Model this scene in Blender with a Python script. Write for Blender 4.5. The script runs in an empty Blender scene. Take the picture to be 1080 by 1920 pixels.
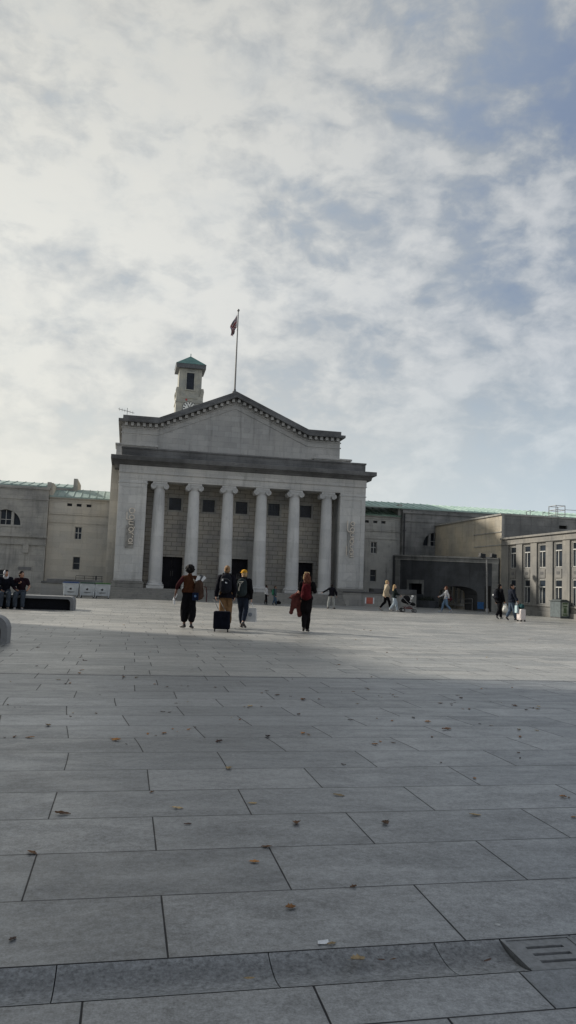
import bpy, bmesh, math, random
from mathutils import Vector, Matrix, Quaternion, noise
R = math.radians
PI = math.pi
random.seed(11)
scene = bpy.context.scene
col = scene.collection

# ------------------------------------------------------------------ materials
class NT:
    def __init__(self, name):
        self.m = bpy.data.materials.new(name)
        self.m.use_nodes = True
        self.t = self.m.node_tree
        self.b = self.t.nodes['Principled BSDF']
        self.geo = None
    def n(self, typ, **kw):
        nd = self.t.nodes.new(typ)
        for k, v in kw.items():
            if k.startswith('p_'):
                setattr(nd, k[2:], v)
            else:
                key = int(k[1:]) if k[0] == 'i' and k[1:].isdigit() else k.replace('_', ' ')
                s = nd.inputs[key]
                if isinstance(v, bpy.types.NodeSocket): self.t.links.new(v, s)
                else: s.default_value = v
        return nd
    def math(self, op, a, b=None, c=None, clamp=False):
        nd = self.t.nodes.new('ShaderNodeMath'); nd.operation = op; nd.use_clamp = clamp
        for i, v in enumerate((a, b, c)):
            if v is None: continue
            if isinstance(v, bpy.types.NodeSocket): self.t.links.new(v, nd.inputs[i])
            else: nd.inputs[i].default_value = v
        return nd.outputs[0]
    def mix(self, fac, a, b, mode='MIX'):
        nd = self.t.nodes.new('ShaderNodeMix'); nd.data_type = 'RGBA'; nd.blend_type = mode
        for s, v in ((nd.inputs[0], fac), (nd.inputs[6], a), (nd.inputs[7], b)):
            if isinstance(v, bpy.types.NodeSocket): self.t.links.new(v, s)
            elif isinstance(v, (int, float)): s.default_value = v
            else: s.default_value = (v[0], v[1], v[2], 1)
        return nd.outputs[2]
    def smooth(self, v, a, b, lo=0.0, hi=1.0):
        nd = self.t.nodes.new('ShaderNodeMapRange'); nd.interpolation_type = 'SMOOTHSTEP'
        self.t.links.new(v, nd.inputs[0])
        nd.inputs[1].default_value = a; nd.inputs[2].default_value = b
        nd.inputs[3].default_value = lo; nd.inputs[4].default_value = hi
        return nd.outputs[0]
    def pos(self):
        if not self.geo: self.geo = self.t.nodes.new('ShaderNodeNewGeometry')
        return self.geo.outputs['Position']
    def scaled(self, v, s):
        nd = self.t.nodes.new('ShaderNodeVectorMath'); nd.operation = 'MULTIPLY'
        self.t.links.new(v, nd.inputs[0]); nd.inputs[1].default_value = s
        return nd.outputs[0]
    def noise(self, v, scale, detail=4, rough=.55, dist=0.0):
        nd = self.n('ShaderNodeTexNoise', Vector=v, Scale=scale, Detail=detail, Roughness=rough, Distortion=dist)
        return nd.outputs['Fac']
    def xyz(self, v):
        nd = self.t.nodes.new('ShaderNodeSeparateXYZ'); self.t.links.new(v, nd.inputs[0]); return nd.outputs
    def vec(self, x, y, z):
        nd = self.t.nodes.new('ShaderNodeCombineXYZ')
        for i, v in enumerate((x, y, z)):
            if isinstance(v, bpy.types.NodeSocket): self.t.links.new(v, nd.inputs[i])
            else: nd.inputs[i].default_value = v
        return nd.outputs[0]
    def set(self, key, v):
        s = self.b.inputs[key]
        if isinstance(v, bpy.types.NodeSocket): self.t.links.new(v, s)
        elif isinstance(v, (tuple, list)): s.default_value = (v[0], v[1], v[2], 1)
        else: s.default_value = v
    def bump(self, h, strength=.4, dist=.01):
        nd = self.n('ShaderNodeBump', Height=h, Strength=strength, Distance=dist)
        self.t.links.new(nd.outputs[0], self.b.inputs['Normal'])

def mul(c, k): return (c[0]*k, c[1]*k, c[2]*k)

def stone(name, c, dirt=.55, brick=None, mortar=.6, streak=.5, var=.12, warm=(1.06, 1.0, .9), rough=.9, lowdark=0):
    """weathered masonry: mottling, rain streaks, optional ashlar joints (width, height)"""
    t = NT(name); p = t.pos()
    n1 = t.noise(p, .55, 6, .62)
    n2 = t.noise(t.scaled(p, (2.6, 2.6, .22)), 1.0, 5, .6)
    n3 = t.noise(p, 18, 3, .6)
    base = t.mix(t.smooth(n1, .32, .68), mul(c, 1-var), (c[0]*(1+var)*warm[0], c[1]*(1+var)*warm[1], c[2]*(1+var)*warm[2]))
    base = t.mix(t.smooth(n2, .5, .78, 0, streak), base, mul(c, dirt*.75))
    n4 = t.noise(p, 1.7, 7, .7, .6)
    base = t.mix(t.smooth(n4, .55, .75, 0, .55), base, mul(c, dirt))
    base = t.mix(.16, base, t.n('ShaderNodeCombineColor', i0=n3, i1=n3, i2=n3).outputs[0], 'OVERLAY')
    h = n3
    if brick:
        x, y, z = t.xyz(p)
        v = t.vec(t.math('ADD', x, y), z, 0.0)
        bt = t.n('ShaderNodeTexBrick', Vector=v, Scale=1.0, Mortar_Size=brick[2], Mortar_Smooth=.3, Bias=0.0, Brick_Width=brick[0], Row_Height=brick[1],
                 Color1=(.9, .9, .9, 1), Color2=(1.05, 1.05, 1.05, 1), Mortar=(mortar, mortar, mortar, 1))
        base = t.mix(1.0, base, bt.outputs['Color'], 'MULTIPLY')
        h = t.math('SUBTRACT', t.math('MULTIPLY', n3, .3), bt.outputs['Fac'])
    if lowdark:
        z = t.xyz(p)[2]
        base = t.mix(t.smooth(z, lowdark, 0, 0, .55), base, mul(c, .4))  # darker towards the bottom
    t.set('Base Color', base); t.set('Roughness', rough)
    t.bump(h, .5, .02)
    return t.m

def plain(name, c, rough=.7, var=.15, scale=8, metal=0, bump=.0, spec=.5):
    t = NT(name); tc = t.n('ShaderNodeTexCoord').outputs['Object']
    n = t.noise(tc, scale, 5, .6)
    t.set('Base Color', t.mix(t.smooth(n, .3, .7), mul(c, 1-var), mul(c, 1+var)))
    t.set('Roughness', rough); t.set('Metallic', metal); t.set('Specular IOR Level', spec)
    if bump: t.bump(n, bump, .01)
    return t.m

def fabric(name, c, var=.25, rough=.95):
    t = NT(name); tc = t.n('ShaderNodeTexCoord').outputs['Object']
    n = t.noise(t.scaled(tc, (1, 1, .5)), 9, 5, .6); f = t.noise(tc, 160, 2, .5)
    t.set('Base Color', t.mix(t.smooth(n, .3, .7), mul(c, 1-var), mul(c, 1+var)))
    t.set('Roughness', rough); t.set('Specular IOR Level', .08)
    t.bump(t.math('ADD', n, t.math('MULTIPLY', f, .3)), .35, .01)
    return t.m

def glass_dark(name, c=(.012, .016, .022), rough=.3):
    t = NT(name); p = t.pos()
    n = t.noise(p, .9, 3, .5)
    t.set('Base Color', t.mix(t.smooth(n, .35, .65), c, mul(c, 2.2))); t.set('Roughness', rough); t.set('Specular IOR Level', .3); t.set('Specular IOR Level', .25)
    return t.m

M = {}
M['portland'] = stone('portland_stone', (.46, .46, .45), .55, (1.3, .62, .008), .7, .6, .09, (1.02, 1, .97))
M['pier'] = stone('pier_stone', (.47, .475, .47), .62, (1.0, .62, .008), .76, .55, .09, (1.02, 1, .97), lowdark=1.1)
M['column'] = stone('column_stone', (.50, .505, .505), .62, (9, 1.14, .004), .84, .62, .09, (1.01, 1, .98), lowdark=1.3)
M['pediment'] = stone('pediment_stone', (.395, .393, .38), .6, (1.1, .46, .008), .74, .65, .09, (1.02, 1, .98))
M['ashlar'] = stone('rusticated_ashlar', (.365, .353, .33), .6, (.78, .33, .024), .48, .5, .14)
M['sooty'] = stone('soot_blackened_stone', (.12, .121, .122), .5, (1.2, .5, .006), .7, .5, .35, (1, 1, 1))
M['linkstone'] = stone('cream_link_stone', (.48, .46, .415), .66, (1.1, .45, .005), .86, .4, .06, (1.03, 1, .95), lowdark=1.6)
M['linkdim'] = stone('grey_link_stone', (.36, .36, .345), .5, (1.1, .45, .005), .8, .6, .12, (1.02, 1, .96), lowdark=1.6)
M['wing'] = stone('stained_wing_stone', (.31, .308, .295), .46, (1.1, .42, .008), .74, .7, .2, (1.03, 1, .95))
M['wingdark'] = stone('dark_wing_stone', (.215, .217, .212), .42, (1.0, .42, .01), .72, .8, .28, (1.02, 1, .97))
M['flank'] = stone('tan_flank_stone', (.42, .385, .32), .5, (1.1, .44, .006), .85, .45, .14)
M['bridge'] = stone('black_bridge_stone', (.062, .066, .072), .5, (1.0, .42, .008), .8, .65, .3, (1, 1, 1))
M['office'] = stone('office_stone', (.195, .193, .186), .48, (1.3, .55, .005), .85, .7, .17, (1.04, 1, .93))
M['steps'] = stone('step_stone', (.21, .21, .2), .55, None, .7, .5, .14, (1.02, 1, .97))
M['tower'] = stone('tower_stone', (.35, .355, .33), .5, (1.2, .5, .006), .85, .55, .12)
M['benchstone'] = stone('bench_granite', (.17, .175, .18), .7, None, .8, .25, .08, (1, 1, 1), .6)
M['polished'] = plain('polished_black_granite', (.005, .006, .009), .6, .4, 14, 0, 0, .12)
M['window'] = glass_dark('dark_window_glass')
M['grille'] = plain('dark_blue_grille', (.02, .026, .042), .5, .3, 8, 0, 0, .2)
M['whiteframe'] = plain('white_window_paint', (.40, .40, .38), .5, .1)
M['greyframe'] = plain('grey_window_paint', (.2, .2, .19), .55, .1)
M['door'] = plain('dark_door_paint', (.008, .008, .012), .6, .3, 3, 0, 0, .15)
M['iron'] = plain('black_iron', (.02, .021, .023), .5, .3)
M['galv'] = plain('galvanised_steel', (.25, .25, .25), .45, .2, 12, .7)
M['lead'] = plain('lead_flashing', (.09, .095, .1), .6, .25, 4)
M['neon'] = plain('cream_sign_tube', (.62, .56, .48), .35, .12)
M['neonback'] = plain('sign_stain_panel', (.25, .245, .23), .9, .25, 5)
M['white'] = plain('white_plastic', (.42, .45, .47), .45, .12, 3)
M['blacktext'] = plain('black_marking', (.02, .02, .025), .6, .1)
M['dialnum'] = plain('dial_black', (.012, .012, .014), .6, .1)
M['dial'] = plain('white_clock_dial', (.72, .72, .68), .5, .05)
M['red'] = plain('red_paint', (.35, .03, .03), .5, .1)
M['orangered'] = plain('orange_red_banner', (.42, .10, .065), .6, .1, 3)
M['rubber'] = plain('black_rubber', (.012, .012, .012), .7, .2)

def copper(name, c1, c2):
    t = NT(name); p = t.pos()
    n1 = t.noise(p, .8, 6, .65); n2 = t.noise(t.scaled(p, (4, .6, .6)), 1.3, 4, .6)
    b = t.mix(t.smooth(n1, .3, .7), c1, c2)
    t.set('Base Color', t.mix(t.smooth(n2, .52, .75, 0, .6), b, mul(c1, .55))); t.set('Roughness', .7)
    t.bump(n1, .2, .02)
    return t.m
M['copper'] = copper('verdigris_copper', (.27, .40, .345), (.43, .55, .49))
M['copperdark'] = copper('mossy_copper', (.10, .165, .125), (.19, .28, .22))
M['coppertower'] = copper('tower_copper', (.045, .125, .12), (.085, .19, .175))
M['coppergrey'] = copper('grey_copper', (.19, .27, .255), (.31, .385, .36))

def paving():
    t = NT('granite_paving'); p = t.pos(); x, y, z = t.xyz(p)
    RH, L = .5645, 1.149
    low = t.math('LESS_THAN', y, -54.4)
    yy = t.math('DIVIDE', t.math('ADD', y, t.math('MULTIPLY_ADD', low, .503, 54.262)), RH)
    k = t.math('FLOOR', yy); fy = t.math('FRACT', yy)
    odd = t.math('FRACT', t.math('MULTIPLY', k, .5))           # 0 or .5
    jit = t.n('ShaderNodeTexWhiteNoise', p_noise_dimensions='1D', W=k).outputs['Value']
    far = t.smooth(y, -51.3, -48.0)
    sh = t.math('ADD', t.math('MULTIPLY', odd, 1.0), t.math('MULTIPLY', t.math('MULTIPLY', jit, far), .35))
    Lx = t.math('MULTIPLY_ADD', low, .76-L, L)
    xx = t.math('ADD', t.math('DIVIDE', t.math('ADD', x, t.math('MULTIPLY_ADD', low, .285, 8.165)), Lx), sh)
    ci = t.math('FLOOR', xx); fx = t.math('FRACT', xx)
    ex = t.math('MULTIPLY', t.math('MINIMUM', fx, t.math('SUBTRACT', 1.0, fx)), Lx)
    ey = t.math('MULTIPLY', t.math('MINIMUM', fy, t.math('SUBTRACT', 1.0, fy)), RH)
    jn = t.noise(p, 7, 3, .6); jbig = t.noise(p, .9, 3, .6)
    wob = t.math('MULTIPLY', t.math('SUBTRACT', jn, .5), .004)
    wide = t.smooth(y, -51.5, -45.0, 0, .0022)
    wx = t.math('SUBTRACT', t.math('ADD', ex, wob), wide); wy = t.math('SUBTRACT', t.math('ADD', ey, wob), t.math('MULTIPLY', wide, .6))
    jx = t.smooth(wx, .0050, .0028); jy = t.smooth(wy, .0046, .0026)
    # long joints are partly filled with grit
    jy = t.math('MULTIPLY', jy, t.smooth(jbig, .36, .6, .7, 1.0))
    joint = t.math('MAXIMUM', jx, jy)
    near = t.math('MINIMUM', ex, ey)
    arris = t.smooth(near, .022, .004, 0, .22)
    rnd = t.n('ShaderNodeTexWhiteNoise', p_noise_dimensions='2D', Vector=t.vec(ci, k, 0.0)).outputs
    tone = t.math('ADD', t.math('MULTIPLY', rnd['Value'], .34), .83)
    slab = t.mix(rnd['Value'], (.163, .175, .186), (.182, .189, .194))
    slab = t.mix(1.0, slab, t.n('ShaderNodeCombineColor', i0=tone, i1=tone, i2=tone).outputs[0], 'MULTIPLY')
    offs = t.vec(t.math('MULTIPLY', rnd['Value'], 40.0), t.math('MULTIPLY', ci, 3.7), 0.0)
    vadd = t.n('ShaderNodeVectorMath', p_operation='ADD', i0=t.scaled(p, (.45, 1.0, 1.0)), i1=offs).outputs[0]
    cloud = t.noise(vadd, 4.0, 7, .66, .4)
    blot = t.noise(p, 1.1, 8, .72, 1.2)
    spots = t.noise(p, 6.5, 2, .5)
    grain = t.noise(p, 110, 3, .8); pore = t.noise(p, 36, 5, .75); pore2 = t.noise(p, 15, 5, .7)
    bands = t.noise(t.scaled(p, (.05, .5, 1)), 1.0, 4, .6)
    big = t.noise(t.scaled(p, (.12, .3, 1)), .8, 4, .6)
    v = 1.0
    for n_, k_ in ((cloud, .95), (blot, .75), (grain, 1.9), (pore, 1.9), (pore2, 1.25), (bands, .9), (big, .7)):
        v = t.math('MULTIPLY_ADD', t.math('SUBTRACT', n_, .5), k_, v)
    v = t.math('MINIMUM', t.math('MAXIMUM', v, .4), 1.9)
    slab = t.mix(1.0, slab, t.n('ShaderNodeCombineColor', i0=v, i1=v, i2=v).outputs[0], 'MULTIPLY')
    slab = t.mix(t.smooth(blot, .60, .76, 0, .5), slab, (.085, .088, .093))
    slab = t.mix(t.smooth(spots, .70, .76, 0, .55), slab, (.07, .07, .072))
    gum = t.n('ShaderNodeTexVoronoi', p_feature='F1', Vector=p, Scale=1.25, Randomness=1.0)
    gr_ = t.xyz(gum.outputs['Color'])[0]
    slab = t.mix(t.math('MULTIPLY', t.smooth(gum.outputs['Distance'], .024, .015), t.math('LESS_THAN', gr_, .55)), slab, t.mix(gr_, (.07, .07, .075), (.34, .35, .36)))
    slab = t.mix(1.0, slab, t.mix(t.smooth(y, -45.95, -45.7), (1, 1, 1), (1.52, 1.43, 1.29)), 'MULTIPLY')  # sunlit band painted in: same stone made paler and warmer beyond the slot
    slab = t.mix(arris, slab, (.10, .103, .107))
    c = t.mix(joint, slab, (.02, .02, .022))
    t.set('Base Color', c); t.set('Specular IOR Level', t.smooth(joint, .2, .8, .7, .05))
    t.set('Roughness', t.smooth(cloud, .3, .7, .46, .32))
    h = t.math('SUBTRACT', t.math('ADD', t.math('MULTIPLY', grain, .10), t.math('MULTIPLY', pore, .12)), t.math('ADD', joint, t.math('MULTIPLY', arris, .4)))
    t.bump(h, .3, .006)
    return t.m
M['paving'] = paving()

def channel_mat():
    t = NT('channel_granite'); p = t.pos(); y = t.xyz(p)[1]
    cloud = t.noise(p, 7, 8, .74, .4); grain = t.noise(p, 60, 4, .8)
    c = t.mix(t.smooth(cloud, .35, .7), (.24, .25, .258), (.165, .173, .18))
    dark_band = t.smooth(t.math('ABSOLUTE', t.math('ADD', y, 54.345)), .10, .02, 0, .6)  # darker band along the channel
    c = t.mix(dark_band, c, (.115, .121, .128))
    pore = t.noise(p, 30, 5, .75); v = 1.0
    for n_, k_ in ((grain, 1.6), (pore, 1.7), (cloud, .8)): v = t.math('MULTIPLY_ADD', t.math('SUBTRACT', n_, .5), k_, v)
    c = t.mix(1.0, c, t.n('ShaderNodeCombineColor', i0=v, i1=v, i2=v).outputs[0], 'MULTIPLY')
    t.set('Base Color', c); t.set('Roughness', .7); t.bump(grain, .3, .006)
    return t.m
M['channel'] = channel_mat()
M['gratesteel'] = plain('grey_grate_slab', (.18, .188, .195), .6, .2, 30, .0, .2)
M['void'] = plain('dark_void', (.004, .004, .004), .9, .1)

def leafmat(name, a, b):
    t = NT(name); tc = t.n('ShaderNodeTexCoord').outputs['Object']
    n = t.noise(tc, 60, 4, .6); oi = t.n('ShaderNodeObjectInfo').outputs['Random']
    c = t.mix(t.smooth(n, .35, .65), a, b)
    v = t.math('ADD', t.math('MULTIPLY', oi, .7), .55)
    t.set('Base Color', t.mix(1.0, c, t.n('ShaderNodeCombineColor', i0=v, i1=v, i2=v).outputs[0], 'MULTIPLY')); t.set('Roughness', .7)
    return t.m
M['leafbrown'] = leafmat('brown_leaf', (.10, .045, .018), (.19, .095, .04))
M['leaftan'] = leafmat('tan_leaf', (.33, .23, .11), (.5, .37, .19))
M['leafdark'] = leafmat('dark_leaf', (.035, .018, .012), (.075, .035, .022))
M['leaforange'] = leafmat('orange_leaf', (.3, .12, .025), (.42, .2, .06))
M['paper'] = plain('white_paper', (.7, .72, .74), .8, .05)

# ------------------------------------------------------------------ mesh builder
class MB:
    def __init__(self): self.bm = bmesh.new(); self.mi = 0
    def face(self, vs):
        try:
            f = self.bm.faces.new(vs); f.material_index = self.mi; return f
        except ValueError: return None
    def v(self, *p): return self.bm.verts.new(p)
    def poly(self, pts): return self.face([self.v(*p) for p in pts])
    def box(self, x0, x1, y0, y1, z0, z1, taper=0):
        a = [self.v(x, y, z0) for x, y in ((x0, y0), (x1, y0), (x1, y1), (x0, y1))]
        t = taper
        b = [self.v(x, y, z1) for x, y in ((x0+t, y0+t), (x1-t, y0+t), (x1-t, y1-t), (x0+t, y1-t))]
        self.face(a[::-1]); self.face(b)
        for i in range(4): self.face((a[i], a[(i+1) % 4], b[(i+1) % 4], b[i]))
        return self
    def prism(self, poly, axis, a, b):
        """poly: 2-D points; axis 'y': (x,z); 'x': (y,z); 'z': (x,y)"""
        def P(p, t):
            return {'y': (p[0], t, p[1]), 'x': (t, p[0], p[1]), 'z': (p[0], p[1], t)}[axis]
        A = [self.v(*P(p, a)) for p in poly]; B = [self.v(*P(p, b)) for p in poly]
        self.face(A); self.face(B[::-1])
        n = len(poly)
        for i in range(n): self.face((A[i], B[i], B[(i+1) % n], A[(i+1) % n]))
        return self
    def lathe(self, prof, cx=0, cy=0, seg=28, cap=True):
        rings = [[self.v(cx+r*math.cos(2*PI*i/seg), cy+r*math.sin(2*PI*i/seg), z) for i in range(seg)] for r, z in prof]
        for a, b in zip(rings, rings[1:]):
            for i in range(seg): self.face((a[i], a[(i+1) % seg], b[(i+1) % seg], b[i]))
        if cap: self.face(rings[0][::-1]); self.face(rings[-1])
        return self
    def tube(self, pts, r, seg=8, closed=False, r2=None, cap=True):
        pts = [Vector(p) for p in pts]; n = len(pts); rings = []; up = None
        for i, p in enumerate(pts):
            if closed: d = pts[(i+1) % n]-pts[i-1]
            else: d = pts[min(i+1, n-1)]-pts[max(i-1, 0)]
            d.normalize()
            if up is None:
                up = Vector((0, 0, 1)) if abs(d.z) < .9 else Vector((1, 0, 0))
            s = d.cross(up).normalized(); up = s.cross(d).normalized()
            rr = r if r2 is None else r+(r2-r)*i/max(n-1, 1)
            rings.append([self.bm.verts.new(p+s*rr*math.cos(2*PI*k/seg)+up*rr*math.sin(2*PI*k/seg)) for k in range(seg)])
        for i in range(n if closed else n-1):
            a, b = rings[i], rings[(i+1) % n]
            for k in range(seg): self.face((a[k], a[(k+1) % seg], b[(k+1) % seg], b[k]))
        if cap and not closed: self.face(rings[0][::-1]); self.face(rings[-1])
        return self
    def ell(self, c, r, rot=None, seg=16, rings=10):
        c = Vector(c); rot = rot or Matrix.Identity(3)
        R_ = []
        for j in range(1, rings):
            th = PI*j/rings
            R_.append([self.bm.verts.new(c+rot @ Vector((r[0]*math.sin(th)*math.cos(2*PI*i/seg), r[1]*math.sin(th)*math.sin(2*PI*i/seg), r[2]*math.cos(th)))) for i in range(seg)])
        t = self.bm.verts.new(c+rot @ Vector((0, 0, r[2]))); b = self.bm.verts.new(c-rot @ Vector((0, 0, r[2])))
        for a, d in zip(R_, R_[1:]):
            for i in range(seg): self.face((a[i], d[i], d[(i+1) % seg], a[(i+1) % seg]))
        for i in range(seg):
            self.face((t, R_[0][i], R_[0][(i+1) % seg])); self.face((b, R_[-1][(i+1) % seg], R_[-1][i]))
        return self
    def cap(self, p0, p1, r0, r1, side=None, flat=1.0, seg=14):
        """tapered capsule; 'side' keeps full radius, the perpendicular is scaled by 'flat'"""
        p0, p1 = Vector(p0), Vector(p1); d = p1-p0; L = d.length
        d = d.normalized() if L > 1e-6 else Vector((0, 0, 1))
        s = Vector(side) if side is not None else (Vector((1, 0, 0)) if abs(d.x) < .9 else Vector((0, 1, 0)))
        s = (s-d*s.dot(d)).normalized(); q = d.cross(s)
        prof = []
        for i in range(1, 5):
            a = PI/2*(1-i/5)
            prof.append((-r0*math.sin(a), r0*math.cos(a)))
        prof.append((0, r0)); prof.append((L, r1))
        for i in range(1, 5):
            a = PI/2*i/5
            prof.append((L+r1*math.sin(a), r1*math.cos(a)))
        rings = [[self.bm.verts.new(p0+d*h+(s*math.cos(2*PI*k/seg)+q*flat*math.sin(2*PI*k/seg))*r) for k in range(seg)] for h, r in prof]
        for a, b in zip(rings, rings[1:]):
            for k in range(seg): self.face((a[k], a[(k+1) % seg], b[(k+1) % seg], b[k]))
        e0 = self.bm.verts.new(p0-d*r0); e1 = self.bm.verts.new(p1+d*r1)
        for k in range(seg):
            self.face((e0, rings[0][(k+1) % seg], rings[0][k])); self.face((e1, rings[-1][k], rings[-1][(k+1) % seg]))
        return self
    def wall(self, P, u0, u1, z0, z1, openings=(), depth=.25):
        """flat wall in (u,z) with real rectangular openings and reveals; P(u,z,d) gives the point d behind the face"""
        us = sorted({u0, u1, *[o[0] for o in openings], *[o[1] for o in openings]})
        zs = sorted({z0, z1, *[o[2] for o in openings], *[o[3] for o in openings]})
        vs = {}
        def g(u, z):
            if (u, z) not in vs: vs[(u, z)] = self.v(*P(u, z, 0))
            return vs[(u, z)]
        for a, b in zip(us, us[1:]):
            for c, d in zip(zs, zs[1:]):
                m, n = (a+b)/2, (c+d)/2
                if any(o[0] < m < o[1] and o[2] < n < o[3] for o in openings): continue
                self.face((g(a, c), g(b, c), g(b, d), g(a, d)))
        for o in openings:
            dd = o[4] if len(o) > 4 else depth
            q = [(o[0], o[2]), (o[1], o[2]), (o[1], o[3]), (o[0], o[3])]
            for i in range(4):
                a, b = q[i], q[(i+1) % 4]
                self.poly((P(*a, 0), P(*b, 0), P(*b, dd), P(*a, dd)))
        return self
    def build(self, name, mat, parent=None, smooth=False, off=True, bevel=0, loc=None, angle=40):
        """verts are in world coordinates; shifted by the parent's location"""
        bmesh.ops.remove_doubles(self.bm, verts=self.bm.verts, dist=1e-5)
        bmesh.ops.recalc_face_normals(self.bm, faces=self.bm.faces)
        me = bpy.data.meshes.new(name)
        o0 = Vector((0, 0, 0))
        if off:
            q = parent
            while q is not None: o0 += q.location; q = q.parent
        if loc is not None: o0 = o0+Vector(loc)
        for v in self.bm.verts: v.co -= o0
        self.bm.to_mesh(me); self.bm.free()
        mats = mat if isinstance(mat, (list, tuple)) else [mat]
        for m in mats: me.materials.append(m)
        if smooth:
            me.polygons.foreach_set('use_smooth', [True]*len(me.polygons))
            try: me.set_sharp_from_angle(angle=R(angle))
            except Exception: pass
        o = bpy.data.objects.new(name, me); col.objects.link(o)
        if parent: o.parent = parent
        if loc is not None: o.location = loc
        if bevel:
            b = o.modifiers.new('bevel', 'BEVEL'); b.width = bevel; b.segments = 2; b.limit_method = 'ANGLE'; b.angle_limit = R(40)
        return o

def tag(o, label=None, cat=None, group=None, kind=None):
    if label: o['label'] = label
    if cat: o['category'] = cat
    if group: o['group'] = group
    if kind: o['kind'] = kind
    return o
def thing(name, label, cat, loc=(0, 0, 0), rot=0, group=None):
    o = bpy.data.objects.new(name, None); col.objects.link(o)
    o.empty_display_size = .3; o.location = loc; o.rotation_euler = (0, 0, rot)
    return tag(o, label, cat, group)
def copy_tree(o, parent=None):
    c = o.copy(); col.objects.link(c)
    if parent: c.parent = parent
    for ch in list(o.children): copy_tree(ch, c)
    return c

# ------------------------------------------------------------------ ground
CU, CV, CH = -8.389, -57.198, 1.35
mb = MB()
V0, V1 = -54.52, -54.262
GX0, GX1 = -6.878, -6.577          # the grate's gap in the channel
S0, S1 = -45.92, -45.885           # a second narrow slot channel across the square
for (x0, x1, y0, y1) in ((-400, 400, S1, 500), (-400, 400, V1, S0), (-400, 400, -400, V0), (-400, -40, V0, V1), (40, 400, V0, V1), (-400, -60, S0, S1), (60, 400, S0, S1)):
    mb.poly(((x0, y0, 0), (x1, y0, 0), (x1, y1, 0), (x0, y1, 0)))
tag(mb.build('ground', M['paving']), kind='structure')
mb = MB()
def dish(x0, x1):
    n = 14; V0 = -54.515; V1 = -54.267
    for i in range(n):
        for (a, b) in (((V0+(V1-V0)*i/n), (V0+(V1-V0)*(i+1)/n)),):
            za = -.024*math.sin(PI*(a-V0)/(V1-V0))**.8 if 0 < i else 0
            zb = -.024*math.sin(PI*(b-V0)/(V1-V0))**.8 if i < n-1 else 0
            mb.poly(((x0, a, za), (x1, a, za), (x1, b, zb), (x0, b, zb)))
    for x in (x0, x1):
        mb.poly([(x, V0+(V1-V0)*i/n, -.024*math.sin(PI*i/n)**.8 if 0 < i < n else 0) for i in range(n+1)]+[(x, V1, -.12), (x, V0, -.12)])
js = [-40]+[-8.55-.75*k for k in range(40, 0, -1)]+[-8.55, -7.8, -7.15, -6.879]
for a, b in zip(js, js[1:]): dish(a+.002, b-.002)
js = [-6.577+.75*k for k in range(0, 60)]
for a, b in zip(js, js[1:]): dish(a+.002, b-.002)
tag(mb.build('drainage_channel', M['channel'], smooth=True), kind='structure')
mb = MB(); mb.poly(((-60, V0-.0, -.125), (60, V0, -.125), (60, V1, -.125), (-60, V1, -.125)))
mb.poly(((-60, S0, -.02), (60, S0, -.02), (60, S1, -.02), (-60, S1, -.02)))
for y in (V0, V1): mb.poly(((-60, y, -.125), (60, y, -.125), (60, y, 0), (-60, y, 0)))
for y in (S0, S1): mb.poly(((-60, y, -.02), (60, y, -.02), (60, y, 0), (-60, y, 0)))
tag(mb.build('drain_bed', M['void']), kind='structure')
gr = thing('drain_grate', 'square grey drain cover with three dark slots set in the dished channel', 'drain cover', (-6.7275, -54.391, 0))
mb = MB(); gx0, gx1 = -6.876, -6.579
for a in ((gx0, gx1, V0+.004, V0+.018), (gx0, gx1, V1-.018, V1-.004), (gx0, gx0+.016, V0+.018, V1-.018), (gx1-.016, gx1, V0+.018, V1-.018)):
    mb.box(a[0], a[1], a[2], a[3], -.06, .0005)
mb.build('frame', M['gratesteel'], gr, bevel=.002)
mb = MB(); ys = [V0+.021, V0+.056, V0+.076, V0+.111, V0+.131, V0+.166, V0+.186, V1-.021]
for i in range(0, 8, 2): mb.box(gx0+.018, gx1-.018, ys[i], ys[i+1], -.05, -.002)
for i in (1, 3, 5):
    mb.box(gx0+.018, gx0+.07, ys[i], ys[i+1], -.05, -.002); mb.box(gx1-.07, gx1-.018, ys[i], ys[i+1], -.05, -.002)
mb.build('slotted_plate', M['gratesteel'], gr)

# ------------------------------------------------------------------ guildhall
gh = thing('guildhall', 'grey stone hall with a six column portico and a shallow stepped pediment', 'building', (0, 0, 0))
VP = -.42     # front face of the end piers
ZS = .76      # stylobate
mb = MB()
for i in range(5):
    y0 = -2.15+i*.3; mb.box(-9.95-(4-i)*.02, 7.5, y0, 1.7, i*.152-(.002 if i else .02), (i+1)*.152)
mb.box(7.503, 9.95, -.93, 1.7, -.02, ZS)
mb.build('steps', M['steps'], gh, bevel=.012)
# end piers
def Pf(v): return lambda u, z, d: (u, v+d, z)
for s in (-1, 1):
    a, b = sorted((s*7.28, s*9.3))
    mb = MB()
    mb.box(a, b, VP, 1.75, ZS, 8.54)
    # raised border of the sunk panel
    for q in ((a+.02, b-.02, 1.35, 1.62), (a+.02, b-.02, 8.0, 8.30), (a+.02, a+.34, 1.62, 8.0), (b-.34, b-.02, 1.62, 8.0)):
        mb.box(q[0], q[1], VP-.03, VP+.01, q[2], q[3])
    mb.box(a-.05, b+.05, VP-.07, 1.74, 8.30, 8.36)
    mb.build('pier', M['pier'], gh, bevel=.012)
    mb = MB(); mb.box(a-.10, b+.10, VP-.13, 1.735, ZS+.003, 1.06); mb.box(a-.13, b+.13, VP-.16, 1.73, 1.06, 1.15); mb.box(a-.07, b+.07, VP-.09, 1.728, 1.15, 1.27)
    mb.build('pier_base', M['steps'], gh, bevel=.02)
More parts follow.
